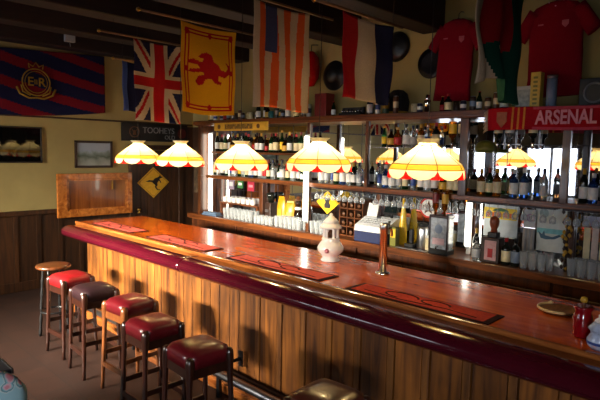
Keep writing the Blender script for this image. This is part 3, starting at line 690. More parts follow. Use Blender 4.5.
# ------------------------------------------------------------------ things on the left wall
def framed(name, y0, y1, z0, z1, frm, art, lab, cat, fw=.03):
    r = empty(name, (XL + .002, (y0 + y1) / 2, (z0 + z1) / 2)); tag(r, lab, cat)
    a, b = (y1 - y0) / 2, (z1 - z0) / 2; mb = MB()
    mb.box(0, .03, -a, a, b - fw, b, bev=.004); mb.box(0, .03, -a, a, -b, -b + fw, bev=.004); mb.box(0, .03, -a, -a + fw, -b, b, bev=.004); mb.box(0, .03, a - fw, a, -b, b, bev=.004)
    mb.build('frame', frm, r); MB().box(0, .014, -a + fw * .5, a - fw * .5, -b + fw * .5, b - fw * .5).build('picture', art, r)
    return r
framed('black_picture', 2.0, 2.87, 1.84, 2.35, 'paint_black', 'black_gloss', 'black glazed picture mirroring the lamps, at the left edge of view', 'picture', .02)
def landscape():
    m, nt, b = newmat('landscape_print'); L = nt.links.new
    tc = nt.nodes.new('ShaderNodeTexCoord'); no = nt.nodes.new('ShaderNodeTexNoise'); no.inputs['Scale'].default_value = 9; no.inputs['Detail'].default_value = 6
    L(tc.outputs['Object'], no.inputs['Vector']); sp = nt.nodes.new('ShaderNodeSeparateXYZ'); L(tc.outputs['Object'], sp.inputs['Vector'])
    ma = nt.nodes.new('ShaderNodeMath'); ma.operation = 'MULTIPLY_ADD'; ma.inputs[1].default_value = 2.2; L(sp.outputs['Z'], ma.inputs[0])
    ad = nt.nodes.new('ShaderNodeMath'); ad.operation = 'MULTIPLY_ADD'; ad.inputs[1].default_value = .35; ad.inputs[2].default_value = .33; L(no.outputs['Fac'], ad.inputs[0]); L(ad.outputs[0], ma.inputs[2])
    r = nt.nodes.new('ShaderNodeValToRGB'); cr = r.color_ramp; cr.elements[0].position = .1; cr.elements[0].color = (*lin((150, 150, 140)), 1); cr.elements[1].position = .95; cr.elements[1].color = (*lin((150, 156, 168)), 1)
    for p, c in ((.3, (120, 124, 110)), (.42, (70, 80, 62)), (.55, (110, 120, 110)), (.65, (140, 148, 160))): e = cr.elements.new(p); e.color = (*lin(c), 1)
    L(ma.outputs[0], r.inputs['Fac']); L(r.outputs['Color'], b.inputs['Base Color']); b.inputs['Roughness'].default_value = .25
landscape()
framed('framed_print', 3.34, 3.935, 1.76, 2.175, 'paint_dark_brown', 'landscape_print', 'small framed grey landscape print above the upright bar flap', 'picture', .035)
s = empty('pub_sign', (XL + .002, 4.71, 2.34)); tag(s, 'long dark wooden sign with pale lettering above the plank door', 'sign')
MB().box(0, .035, -.62, .62, -.15, .15, bev=.006).build('board', 'paint_black', s)
text('lettering', 'TOOHEYS', .14, 'paint_grey', s, (.037, .05, .03), ON_LEFT, .003, .95); text('lettering', 'OLD', .10, 'paint_grey', s, (.037, .26, -.08), ON_LEFT, .003)
mb = MB(); q = [(.037, -.40 + a, b) for a, b in circ(.085, 20)]; mb.tube(q + [q[0]], .008, 5); mb.prism([(-.03, -.05), (.03, -.05), (.02, .0), (.05, .05), (.02, .02), (0, .03), (-.02, .02), (-.05, .05), (-.02, 0)], lambda a, b, d: (.036 + d, -.40 + a, b), 0, .006)
mb.build('roundel', 'paint_brown', s)
MB().prism(circ(.085, 20), lambda a, b, d: (.036 + d, .50 + a, b), 0, .004).build('roundel', plain('paint_maroon', (84, 24, 24), .5), s)
s = empty('road_sign', (XL + .033, 4.65, 1.50)); tag(s, 'yellow diamond road sign with leaping kangaroo on the plank door', 'sign')
MB().prism([(0, .26), (.30, 0), (0, -.26), (-.30, 0)], lambda a, b, d: (d, a, b), 0, .006).build('plate', plain('sign_yellow_dim', (206, 156, 30), .5), s)
ROO = [(-.17, .02), (-.10, .045), (-.03, .035), (.0, .07), (.05, .085), (.085, .10), (.09, .13), (.10, .105), (.115, .12), (.115, .10), (.145, .085), (.135, .072), (.105, .07), (.09, .055), (.115, .02), (.125, -.01), (.11, -.01), (.10, .015), (.075, .03), (.05, -.01), (.055, -.05), (.03, -.075), (.06, -.115), (.10, -.12), (.10, -.132), (.045, -.13), (.0, -.075), (.015, -.05), (-.02, -.02), (-.06, .012), (-.12, .012)]
MB().prism([(a, b) for a, b in ROO], lambda a, b, d: (d, a + .02, b), .006, .010).build('kangaroo', 'paint_black', s)
mb = MB(); q = [(0, .235), (.27, 0), (0, -.235), (-.27, 0), (0, .235)]; mb.tube([(.007, a, b) for a, b in q], .004, 5); mb.build('border_line', 'paint_brown', s)
o = MB().box(-.25, .25, -.012, 0, 0, .80, bev=.003).build('notice_board', plain('notice_collage', (74, 56, 36), .7, var=.7, scale=16), None, (-7.66, 5.44, 1.30)); tag(o, 'mottled brown notice board at the left end of the back wall', 'notice board')
o = MB().box(-.08, .08, 0, .01, 0, .12, 0).build('flag_card', 'paint_blue', None, (-7.47, 5.42, 1.62)); tag(o, 'small blue, white and red card left of first tube light', 'card')
MB().box(-.08, .08, -.003, 0, 0, .05).build('red_stripe', 'paint_red', o); MB().box(-.08, .08, -.003, 0, .05, .08).build('white_stripe', 'paint_white', o)
o.location.y = 5.414

# ------------------------------------------------------------------ bar mats and things on the bar
def barmat(x0, x1, y0, y1, skew, lab, inner):
    r = empty('bar_mat', ((x0 + x1) / 2, (y0 + y1) / 2, 1.1012), skew); tag(r, lab, 'bar mat', 'bar mats along the counter')
    a, b = (x1 - x0) / 2, (y1 - y0) / 2
    MB().box(-a, a, -b, b, 0, .006, bev=.002).build('border', 'mat_dark', r)
    MB().box(-a + .04, a - .04, -b + .02, b - .02, .006, .008).build('pile', inner, r)
    mb = MB()
    for cx, rr in ((-.14, .075), (.12, .06)):
        q = [(cx + rr * 1.7 * math.cos(t_), .02 + rr * .8 * math.sin(t_), .0085) for t_ in [PI * k / 10 for k in range(16)]]; mb.tube(q, .009, 5)
    mb.tube([(-a + .12, -.04, .0085), (-.1, -.07, .0085), (a * .4, -.03, .0085), (a - .1, -.06, .0085)], .008, 5)
    o = mb.build('motif', 'mat_dark', r); o.scale.z = .25; o.location.z = .006
barmat(-6.62, -5.58, 2.96, 3.20, -.0, 'pink red bar mat nearest the far left end of the bar', 'mat_pink')
barmat(-5.24, -4.13, 2.96, 3.19, -.0, 'pink red bar mat, second from the far left end', 'mat_pink')
barmat(-3.78, -2.62, 2.94, 3.17, -.0, 'red bar mat left of the white lantern', 'mat_pink')
barmat(-2.36, -1.28, 2.925, 3.155, -.0, 'long dark bordered bar mat nearest the camera', 'mat_red')
BT = 1.1008
r = empty('lantern', (-3.07, 3.58, BT)); tag(r, 'white china lantern with domed roof standing on the bar', 'lantern')
MB().lathe([(0, 0), (.085, 0), (.095, .012), (.075, .035), (.09, .06), (.125, .095), (.13, .125), (.105, .165), (.085, .19), (.09, .205), (.085, .215), (0, .215)], n=24).build('body', 'china', r)
mb = MB()
for k in range(6): a = 2 * PI * k / 6; mb.box(.066 * math.cos(a) - .011, .066 * math.cos(a) + .011, .066 * math.sin(a) - .011, .066 * math.sin(a) + .011, .21, .305)
mb.build('window_posts', 'china', r)
MB().lathe([(0, .212), (.03, .214), (.03, .26), (.01, .285), (0, .288)], n=12).build('candle', 'paint_brown', r)
MB().lathe([(.0, .298), (.09, .298), (.108, .305), (.10, .32), (.075, .345), (.07, .352), (.078, .358), (.05, .39), (.03, .40), (.03, .408), (.014, .415), (.018, .428), (0, .44)], n=24).build('roof', 'china', r)
mb = MB(); mb.lathe([(.0, 0), (.022, .002), (0, .004)], n=12); o = mb.build('painted_flower', 'paint_pink', r, (-.02, -.128, .11)); o.rotation_euler.x = PI / 2
r.scale = (.93, .93, 1)
r.rotation_euler.z = .6
r = empty('beer_tap', (-2.45, 3.52, BT)); tag(r, 'tall chrome beer tap column standing on the bar', 'beer tap')
MB().lathe([(0, 0), (.06, 0), (.06, .012), (.04, .02), (0, .02)], n=20).build('base', 'chrome', r)
MB().lathe([(.031, .018), (.031, .36), (.036, .365), (.036, .40), (.03, .418), (0, .424)], n=20).build('column', plain('tap_steel', (232, 232, 234), .28, 1.0, var=0.02), r)
mb = MB(); mb.tube([(0, .03, .37), (0, .10, .37), (0, .115, .33), (0, .115, .30)], .010, 8); mb.build('spout', 'chrome', r)
MB().tube([(0, .06, .375), (0, .075, .43)], [.007, .012], 8).build('tap_handle', 'paint_black', r)
r = empty('wooden_dish', (-1.09, 3.52, BT)); tag(r, 'shallow round wooden dish with pale rim on the bar', 'dish')
MB().lathe([(0, 0), (.09, 0), (.112, .012), (.118, .022), (.112, .022), (.085, .01), (0, .008)], n=28).build('bowl', 'pole_wood', r)
mb = MB(); q = [(.115 * math.cos(a), .115 * math.sin(a), .022) for a in [PI * .72 + PI * k / 18 for k in range(19)]]; mb.tube(q, [.005] + [.009] * 17 + [.005], 8); mb.lathe([(0, .018), (.014, .022), (.016, .032), (0, .042)], q[0][0], q[0][1], n=10)
mb.build('rim', 'pale_wood', r)
r = empty('candle_jar', (-.84, 3.14, BT)); r.scale = (1.08, 1.08, 1.22); tag(r, 'red ribbed glass candle jar with yellow knob at right end of bar', 'candle jar')
MB().lathe([(0, 0), (.044, 0), (.05, .008), (.045, .03), (.05, .045), (.045, .06), (.05, .078), (.044, .10), (.038, .118), (.05, .135), (.046, .14), (0, .13)], n=20).build('jar', 'candle_red_glass', r)
MB().tube([(0, 0, .128), (0, 0, .165)], .008, 8).build('stem', 'paint_brown', r); MB().lathe([(0, .155), (.014, .158), (.018, .168), (.014, .18), (0, .184)], n=12).build('knob', 'paint_gold', r)
r = empty('china_jar', (-.715, 3.00, BT)); tag(r, 'blue and white china jar cut off by the right edge of view', 'jar')
MB().lathe([(0, 0), (.045, 0), (.06, .02), (.062, .05), (.045, .08), (.05, .095), (.06, .105), (.04, .13), (.03, .14), (0, .14)], n=20).build('body', plain('china_blue', (176, 188, 214), .15, coat=.4, var=.3, scale=30), r)
MB().lathe([(0, .138), (.032, .138), (.03, .15), (.012, .165), (.014, .178), (0, .186)], n=14).build('lid', 'china', r)
MB().lathe([(.0615, .028), (.0635, .035), (.0625, .042)], n=20, caps=False).build('blue_band', 'paint_blue', r)

# ------------------------------------------------------------------ bottles and glasses
BOT = {
 'wine': ([(0, 0), (.034, 0), (.037, .006), (.037, .175), (.034, .20), (.018, .235), (.0145, .25), (.0145, .30), (0, .30)], (.04, .14), .0375, (.25, .302), .0155),
 'spirit': ([(0, 0), (.04, 0), (.042, .006), (.042, .16), (.036, .185), (.016, .205), (.0145, .215), (.0145, .25), (0, .25)], (.035, .145), .0425, (.235, .275), .018),
 'squat': ([(0, 0), (.040, 0), (.044, .01), (.0455, .08), (.042, .13), (.024, .16), (.016, .17), (.016, .205), (0, .205)], (.03, .11), .046, (.195, .225), .02),
 'slim': ([(0, 0), (.028, 0), (.030, .006), (.030, .19), (.024, .22), (.013, .26), (.0125, .33), (0, .33)], (.05, .16), .0305, (.30, .332), .0145),
 'beer': ([(0, 0), (.028, 0), (.03, .005), (.03, .12), (.025, .145), (.013, .175), (.012, .21), (0, .21)], (.03, .10), .0305, (.205, .215), .015),
}
KCACHE = {}
COLW = dict(clear='clear glass', green='green glass', amber='amber', brown='dark brown', blue='blue glass', dark='near black', red='red', yellow='pale yellow')
def bottle_kind(shape, col, lab, cap):
    k = (shape, col, lab, cap)
    if k in KCACHE: return KCACHE[k]
    prof, (l0, l1), lr, (c0, c1), cr = BOT[shape]
    b = MB().lathe(prof, n=14).build({'wine': 'wine_bottle', 'spirit': 'spirit_bottle', 'squat': 'liqueur_bottle', 'slim': 'slim_bottle', 'beer': 'beer_bottle'}[shape], 'glass_' + col)
    b['category'] = 'bottle'
    if lab: MB().lathe([(lr, l0), (lr + .0006, l0 + .001), (lr + .0006, l1 - .001), (lr, l1)], n=14, caps=False).build('paper_label', 'paint_' + lab, b)
    MB().lathe([(cr, c0), (cr, c1 - .003), (cr * .85, c1), (0, c1)], n=10).build('cap', 'paint_' + cap, b)
    KCACHE[k] = Kind(b); return KCACHE[k]
combos = [('wine', 'green', 'cream', 'dark_red'), ('spirit', 'clear', 'white', 'black'), ('spirit', 'amber', 'cream', 'gold'), ('wine', 'dark', 'white', 'gold'), ('squat', 'brown', 'gold', 'black'), ('slim', 'clear', 'blue', 'white'), ('spirit', 'clear', 'red', 'red'),
          ('wine', 'brown', 'white', 'black'), ('slim', 'green', 'yellow', 'gold'), ('spirit', 'blue', 'white', 'white'), ('squat', 'amber', 'red', 'gold'), ('spirit', 'dark', 'cream', 'red'), ('wine', 'clear', 'light_grey', 'navy'), ('beer', 'brown', 'red', 'gold'), ('beer', 'green', 'white', 'red')]
LW = lambda l: l.replace('_', ' ')
def row(x0, x1, n, y, z, where, group, pick, hmax=None, jit=.02, skip=()):
    """bottles side by side on a shelf"""
    idx = 0
    for i in range(n):
        x = x0 + (x1 - x0) * (i + .5) / n
        if any(a < x < b for a, b in skip): continue
        c = combos[pick[i % len(pick)]]; s = random.uniform(.93, 1.05)
        h = BOT[c[0]][0][-1][1] * 1.08 * s
        if hmax and h > hmax: s *= hmax / h
        bottle_kind(*c).place((x + random.uniform(-.004, .004), y + random.uniform(-jit, jit), z), random.uniform(0, 6), '%s %s bottle, %s label, %s from left %s' % (c[0] if c[0] not in ('spirit',) else 'tall', COLW[c[1]], LW(c[2]), ORD[idx], where), group, (1, 1, s))
        idx += 1
row(-7.08, -4.88, 22, 5.29, SH2 + .001, 'on upper shelf of left bay', 'bottles on the upper shelf', [3, 11, 0, 7, 4, 3, 1, 0, 11, 10, 7, 3, 13, 0, 11, 8, 4])
row(-7.08, -4.90, 22, 5.26, SH1 + .001, 'on lower shelf of left bay', 'bottles on the lower shelf, left bay', [0, 1, 3, 14, 5, 1, 8, 12, 0, 9, 3, 1, 6, 0, 12, 14, 1], hmax=.30)
row(-4.76, -3.91, 9, 5.26, SH1 + .001, 'on lower shelf of second bay', 'bottles on the lower shelf, second bay', [1, 12, 5, 0, 9, 1, 3, 12, 5])
row(-3.80, -2.68, 12, 5.26, SH1 + .001, 'on lower shelf of middle bay', 'bottles on the lower shelf, middle bay', [5, 9, 1, 12, 0, 5, 3, 1, 7, 4, 2, 11], skip=())
row(-3.80, -2.98, 8, 5.31, 2.156, 'on glass shelf of middle bay', 'bottles on the glass shelf', [8, 4, 10, 1, 12, 2, 5, 11, 8], hmax=.27)
# right bays: individual bottles
for x, c, s, lb in ((-2.46, 2, 1.0, 'amber bottle left of the pair of ambers on lower right shelf'), (-2.37, 0, .95, 'green bottle between two ambers on lower right shelf'), (-2.29, 2, 1.02, 'amber bottle beside pale blue bottles on lower right shelf'),
                    (-2.12, 9, 1.02, 'left one of two blue bottles on lower right shelf'), (-2.02, 9, 1.08, 'right one of two blue bottles on lower right shelf'), (-1.83, 12, 1.0, 'clear bottle in front of the mirrored window on right shelf'), (-1.48, 3, 1.05, 'near black bottle in rightmost bay, left of blue one'), (-1.40, 9, 1.0, 'blue bottle at the right edge of view, lower shelf'), (-1.30, 7, 1.05, 'dark brown bottle at the far right of lower shelf')):
    bottle_kind(*combos[c]).place((x, 5.26, SH1 + .001), 0, lb, 'bottles on the lower shelf, right bays', (1, 1, s))
# optics: bottles hung upside down with a measure below
def optic(col, lab):
    r = empty('optic_bottle'); prof, (l0, l1), lr, _, _ = BOT['spirit']
    fl = lambda P: [(q, -z) for q, z in reversed(P)]
    MB().lathe(fl(prof), n=14).build('bottle', 'glass_' + col, r); MB().lathe([(lr, -l1), (lr + .0006, -l0)], n=14, caps=False).build('paper_label', 'paint_' + lab, r)
    MB().lathe([(.012, -.32), (.016, -.30), (.018, -.27), (.017, -.245), (0, -.245)], n=12).build('measure', 'chrome', r)
    MB().box(-.012, .012, .03, .13, -.05, -.03).build('bracket', 'dark_metal', r); mb = MB(); mb.box(-.015, .015, .11, .13, -.32, .0); mb.box(-.012, .012, .0, .12, -.275, -.262); mb.build('back_bar', 'dark_metal', r)
    r['category'] = 'bottle'; return Kind(r)
ow = [optic('clear', 'white'), optic('amber', 'yellow'), optic('dark', 'cream')]
for x, k, lb in ((-2.84, 1, 'amber bottle hung upside down left of the thick post'), (-2.73, 2, 'dark bottle hung upside down against the thick post'), (-2.33, 2, 'dark bottle hung upside down near left of scarf'), (-2.21, 0, 'white labelled bottle hung upside down under left end of scarf'), (-1.98, 2, 'dark bottle hung upside down under middle of scarf')):
    ow[k].place((x, 5.31, 2.44), 0, lb, 'bottles hung upside down as optics', (1, 1, .9))
r = empty('peaked_hat', (-2.445, 5.28, 2.12)); tag(r, 'olive green peaked cap hung in the right bay', 'hat')
mb = MB(); mb.lathe([(.10, 0), (.105, .03), (.09, .08), (.05, .11), (0, .118)], n=18); mb.build('crown', 'paint_olive', r); MB().lathe([(0, -.004), (.15, -.012), (.15, -.004), (0, .004)], 0, -.06, n=18, sx=.7, sy=.75).build('peak', 'paint_olive', r)
MB().tube([(0, 0, .11), (0, .02, .2), (0, .155, .22)], .004, 5).build('hook', 'black_metal', r)
# hanging stemmed glasses
g = MB(); g.lathe([(0, .0), (.030, -.001), (.031, -.004), (.006, -.008), (.004, -.012), (.004, -.055), (.01, -.062), (.028, -.08), (.033, -.105), (.029, -.135), (.0275, -.135), (.031, -.105), (.026, -.082), (.008, -.066), (0, -.064)], n=12)
g = g.build('wine_glass', 'thin_glass'); g['category'] = 'glass'; KG = Kind(g)
xs = []; 
for i in range(3):
    a, b = posts[1 + i] + .1, posts[2 + i] - .1; nn = int((b - a) / .078)
    xs += [(a + (b - a) * k / (nn - 1), i, k) for k in range(nn)]
for k in range(5): xs.append((-1.58 + .08 * k, 3, k))
for x, i, k in xs:
    KG.place((x, 5.2, SH1 - .0765), 0, 'wine glass hung upside down, %s from left under the lower shelf, %s bay' % (ORD[k], ['second', 'middle', 'fourth', 'rightmost'][i]), 'wine glasses hung under the lower shelf')
mb = MB()
for q in range(2): mb.box(-1.62, -.7, 5.17 + q * .06, 5.18 + q * .06, SH1 - .075, SH1 - .056)
shp(mb, 'glass_rack', 'dark_metal')
# tumblers on the counter
def tumbler(h, r0, r1):
    return MB().lathe([(0, 0), (r0, 0), (r1, h), (r1 - .003, h), (r0 - .003, .01), (0, .01)], n=12).build('tumbler', 'thin_glass')
tm = tumbler(.12, .03, .038); tm['category'] = 'glass'; KT1 = Kind(tm)
pt = tumbler(.16, .029, .041); pt.name = 'pint_glass'; pt['category'] = 'glass'; KP = Kind(pt)
mg = MB().lathe([(0, 0), (.03, 0), (.04, .01), (.042, .085), (.038, .085), (.036, .012), (0, .01)], n=14).build('white_cup', 'china'); mg['category'] = 'cup'
MB().tube([(.04, 0, .07), (.062, 0, .065), (.065, 0, .035), (.04, 0, .022)], .006, 6).build('handle', 'china', mg); KC = Kind(mg)
def cluster(kind, x0, n, dx, ys, where, group, nm):
    for j, y in enumerate(ys):
        for k in range(n): kind.place((x0 + dx * (k + .5 * (j % 2)), y, CT + .001), 0, '%s, %s from left in the %s row %s' % (nm, ORD[k], ['front', 'second', 'back'][j], where), group)
cluster(KP, -6.62, 8, .088, (5.14, 5.22), 'near left end of counter', 'glasses near the left end of the back counter', 'clear straight glass')
for k in range(7): KC.place((-6.9 + .115 * k, 5.36, CT + .221), .4 * k, 'white cup on riser shelf, %s from the left' % ORD[k], 'white cups on the riser shelf')
o = MB().box(-7.0, -6.05, 5.31, 5.42, CT + .2, CT + .22).build('riser_shelf', 'backbar_wood'); tag(o, 'short wooden riser shelf carrying white cups at left of counter', 'shelf')
mb = MB(); mb.box(-6.99, -6.96, 5.32, 5.41, CT + .001, CT + .2); mb.box(-6.09, -6.06, 5.32, 5.41, CT + .001, CT + .2); mb.build('leg', 'backbar_wood', o)
cluster(KT1, -5.86, 5, .082, (5.12, 5.19), 'below the yellow packets', 'glasses below the yellow packets', 'clear tumbler')
cluster(KP, -5.40, 6, .086, (5.12, 5.20), 'left of the second post', 'glasses left of the second post', 'tall clear glass')
cluster(KP, -4.72, 4, .086, (5.12, 5.20), 'behind the white lantern', 'glasses behind the white lantern', 'tall clear glass')
cluster(KP, -1.93, 3, .085, (5.13, 5.21), 'below the seascape poster', 'glasses below the seascape poster', 'tall clear glass')
cluster(KP, -1.50, 4, .085, (5.13, 5.21), 'at the right end of counter', 'glasses at the right end of the counter', 'tall clear glass')

# ------------------------------------------------------------------ things on the back counter
CZ = CT + .001
r = empty('folded_towel', (-7.0, 5.16, CZ)); tag(r, 'blue grey folded bar towel at left end of back counter', 'towel')
MB().box(-.20, .20, -.07, .07, 0, .022, bev=.01).build('lower_fold', plain('towel_blue', (90, 112, 140), .95), r); MB().box(-.18, .17, -.06, .065, .0215, .05, bev=.014).build('upper_fold', 'towel_blue', r)
def card(name, x, z0, w_, h_, mat, lab, cat, y=5.440, th=.004):
    o = MB().box(-w_ / 2, w_ / 2, -th, 0, 0, h_).build(name, mat, None, (x, y, z0)); return tag(o, lab, cat)
o = card('green_card', -6.62, 1.46, .14, .15, 'paint_green', 'small green card on mirror left of the red card', 'card'); MB().box(-.04, .04, -.006, -.004, .05, .09).build('white_motif', 'paint_white', o)
o = card('red_card', -6.36, 1.43, .16, .17, plain('paint_crimson', (150, 24, 50), .5), 'small crimson card on mirror right of the green card', 'card'); MB().box(-.05, .05, -.006, -.004, .06, .10).build('pink_motif', 'paint_pink', o)
o = card('grey_card', -6.86, 1.43, .15, .18, plain('paint_mauve', (120, 100, 120), .5), 'mauve grey card on mirror beside first tube light', 'card')
MB().box(-.05, .05, -.006, -.004, .05, .12).build('grey_motif', 'paint_light_grey', o)
o = MB().box(-.04, .04, -.05, .05, 0, SH1 - .057 - CT - .002, bev=.006).build('wooden_upright', 'backbar_post_wood', None, (-5.985, 5.37, CZ)); tag(o, 'short brown wooden upright between counter and shelf in left bay', 'post')
r = empty('coffee_grinder', (-5.80, 5.365, CZ)); tag(r, 'dark coffee grinder left of the yellow packets', 'grinder')
MB().box(-.06, .06, -.07, .07, 0, .30, bev=.012).build('body', 'paint_dark_brown', r); MB().lathe([(.04, .30), (.07, .40), (.07, .44), (.05, .455), (0, .455)], n=16).build('hopper', 'glass_dark', r); MB().box(-.04, .04, -.12, -.07, .03, .05).build('tray', 'steel', r); MB().box(-.03, .03, -.10, -.07, .16, .2, bev=.006).build('chute', 'steel', r)
def packet(x, lab, dz, rz):
    r = empty('snack_packet', (x, 5.34, CZ), rz); tag(r, lab, 'packet', 'yellow packets on the back counter')
    rings = []
    for z, a, b in ((0, .085, .012), (.03, .09, .035), (.14, .092, .045), (.25, .088, .038), (.31, .075, .015), (.335, .06, .006)):
        rings.append([(a * math.cos(2 * PI * k / 18), b * math.sin(2 * PI * k / 18), z * dz) for k in range(18)])
    MB().loft(rings).build('bag', plain('packet_yellow', (190, 140, 18), .35, var=.15), r)
    MB().box(-.045, .045, -.047, -.043, .11 * dz, .2 * dz).build('paper_label', 'paint_gold', r); MB().box(-.055, .055, -.008, .008, .33 * dz, .36 * dz).build('crimped_top', 'packet_yellow', r)
packet(-5.54, 'larger yellow snack packet standing behind the tumblers', 1.15, 0); packet(-5.36, 'smaller yellow snack packet left of the figure shaped bottle', 1.0, .3)
r = empty('figure_bottle', (-5.2, 5.34, CZ)); tag(r, 'brown figure shaped bottle with white collar right of the packets', 'bottle')
MB().lathe([(0, 0), (.06, 0), (.065, .02), (.065, .18), (.05, .25), (.03, .28), (.04, .31), (.045, .36), (.03, .41), (0, .43)], n=18).build('body', 'glass_brown', r); MB().lathe([(.05, .25), (.055, .27), (.03, .29)], n=18, caps=False).build('collar', 'paint_white', r); MB().lathe([(.04, .38), (.065, .385), (.04, .39), (.035, .43), (0, .44)], n=16).build('stopper', 'paint_brown', r)
# yellow diamond sign on mirror
s = empty('animal_sign', (-4.575, 5.255, 1.41)); tag(s, 'yellow diamond road sign with black animal, on mirror behind white lantern', 'sign')
MB().prism([(0, .155), (.195, 0), (0, -.155), (-.195, 0)], lambda a, b, d: (a, d, b), -.006, 0).build('plate', plain('sign_yellow', (244, 196, 12), .4, emit=0.0), s)
mb = MB(); mb.prism([(.05, -.075), (.055, -.03), (.03, .0), (.045, .03), (.05, .065), (.03, .075), (.015, .06), (-.015, .06), (-.03, .075), (-.05, .065), (-.045, .03), (-.03, .0), (-.055, -.03), (-.05, -.075)], lambda a, b, d: (a, d, b), -.010, -.006)
mb.build('animal', 'paint_black', s)
mb = MB(); mb.tube([(a, -.007, b) for a, b in ((0, .135), (.17, 0), (0, -.135), (-.17, 0), (0, .135))], .003, 5); mb.build('border_line', 'paint_black', s)
MB().box(-.01, .01, 0, .182, -.01, .01).build('stud', 'dark_metal', s)
# wine rack
r = empty('wine_rack', (-4.19, 5.36, CZ)); tag(r, 'wooden wine rack of bottle ends behind the cash register', 'rack')
mb = MB(); W_, H_ = .19, .48
for k in range(4): mb.box(-W_ + k * (2 * W_ - .012) / 3, -W_ + .012 + k * (2 * W_ - .012) / 3, -.09, .07, 0, H_)
for k in range(5): mb.box(-W_, W_, -.09, .07, k * (H_ - .012) / 4, .012 + k * (H_ - .012) / 4)
mb.build('frame', 'stool_wood_tan', r)
i = 0
rows_n = ['bottom', 'lower middle', 'upper middle', 'top']
bm_ = MB().lathe([(0, 0), (.034, 0), (.036, .004), (.036, .10), (0, .10)], n=14).build('rack_bottle', 'glass_brown'); bm_['category'] = 'bottle'; bm_.rotation_euler.x = -PI / 2
MB().lathe([(0, -.002), (.026, -.002), (.026, .0)], n=14).build('foil_end', 'paint_brown', bm_); KW = Kind(bm_)
for kz in range(4):
    for kx in range(3):
        KW.place((-4.19 - W_ + .012 + .0567 + kx * .1227, 5.275, CZ + .012 + .037 + kz * .117), 0, 'bottle lying in wine rack, %s row, %s' % (rows_n[kz], ['left', 'centre', 'right'][kx]), 'bottles lying in the wine rack')
# cash register
r = empty('cash_register', (-3.74, 5.215, CZ), .0); tag(r, 'navy and white cash register with paper roll on back counter', 'cash register')
MB().box(-.24, .24, -.14, .13, 0, .13, bev=.01).build('drawer', plain('till_navy', (34, 44, 84), .4), r)
mb = MB(); mb.prism([(-.14, .131), (.13, .131), (.13, .30), (.08, .29), (-.13, .20)], lambda a, b, d: (d, a, b), -.235, .235); mb.build('housing', plain('till_white', (222, 222, 222), .4), r)
mb = MB()
for i in range(9):
    for j in range(4): mb.box(-.2 + i * .045, -.2 + i * .045 + .034, -.09 + j * .04, -.09 + j * .04 + .03, .221 + j * .0172, .236 + j * .0172)
mb.build('keys', 'paint_light_grey', r)
d = MB(); d.prism([(-.05, 0), (.0, .13), (.02, .125), (-.03, -.005)], lambda a, b, dd: (dd + .14, a + .12, b + .345), -.1, .1); d = d.build('display', 'paint_black', r); mb = MB(); mb.prism([(-.046, .02), (-.008, .115), (-.010, .115), (-.048, .02)], lambda a, b, dd: (dd + .14, a + .117, b + .345), -.085, .085); mb.build('screen', 'screen_glass', d)
MB().tube([(.14, .11, .29), (.14, .11, .36)], .018, 8).build('display_post', 'paint_black', r)
mb = MB(); mb.prism([(.02, .28), (.07, .46), (.075, .46), (.03, .28)], lambda a, b, dd: (dd - .10, a, b), -.075, .075); mb.build('receipt_paper', 'paint_white', r)
MB().box(-.19, .0, .0, .1, .275, .30, bev=.008).build('printer_cover', 'paint_light_grey', r)
# yellow bottle, chrome flask, cards etc
r = empty('yellow_bottle', (-3.44, 5.33, CZ)); tag(r, 'tall tapering yellow bottle right of cash register', 'bottle'); MB().lathe([(0, 0), (.05, 0), (.055, .01), (.05, .2), (.035, .35), (.018, .45), (.016, .52), (0, .52)], n=16).build('body', plain('liqueur_yellow', (232, 190, 40), .2, trans=.2), r); MB().lathe([(.018, .515), (.019, .55), (0, .555)], n=12).build('cap', 'paint_gold', r)
r = empty('carton', (-3.44, 5.16, CZ)); tag(r, 'small yellow and green carton beside the cash register', 'carton'); MB().box(-.04, .04, -.04, .04, 0, .22, bev=.002).build('carton', 'paint_olive', r); MB().box(-.035, .035, -.0415, -.04, .10, .2).build('printed_panel', 'paint_yellow', r)
r = empty('telephone', (-3.25, 5.22, CZ)); tag(r, 'black telephone handset standing left of the chrome flask', 'telephone'); MB().box(-.06, .06, -.06, .06, 0, .05, bev=.01).build('base', 'paint_black', r); MB().box(-.024, .024, -.02, .025, .045, .21, bev=.01).build('handset', 'paint_black', r); MB().tube([(.015, .01, .20), (.015, .01, .25)], .005, 6).build('aerial', 'paint_black', r)
r = empty('vacuum_flask', (-3.12, 5.25, CZ), PI / 2); tag(r, 'chrome vacuum flask with black lid on back counter', 'flask'); MB().lathe([(0, 0), (.06, 0), (.065, .01), (.065, .22), (.055, .26), (0, .262)], n=20).build('body', 'tap_steel', r); MB().lathe([(.055, .26), (.05, .285), (.03, .30), (0, .302)], n=16).build('lid', 'paint_black', r); MB().tube([(.055, 0, .27), (.10, 0, .26), (.105, 0, .12), (.065, 0, .07)], .009, 8).build('handle', 'paint_black', r)
r = empty('drip_tray', (-3.17, 5.12, CZ)); tag(r, 'flat grey tray in front of the chrome flask', 'tray'); MB().box(-.2, .2, -.05, .03, 0, .012, bev=.003).build('tray', 'steel', r); MB().box(-.18, .18, -.04, .02, .012, .016).build('grille', 'dark_metal', r)
r = empty('star_sign', (-3.12, 5.36, 1.465)); tag(r, 'round white sign with red star and red border above the flask', 'sign'); MB().prism(circ(.115, 28), lambda a, b, d: (a, d, b), -.006, 0).build('disc', 'paint_white', r)
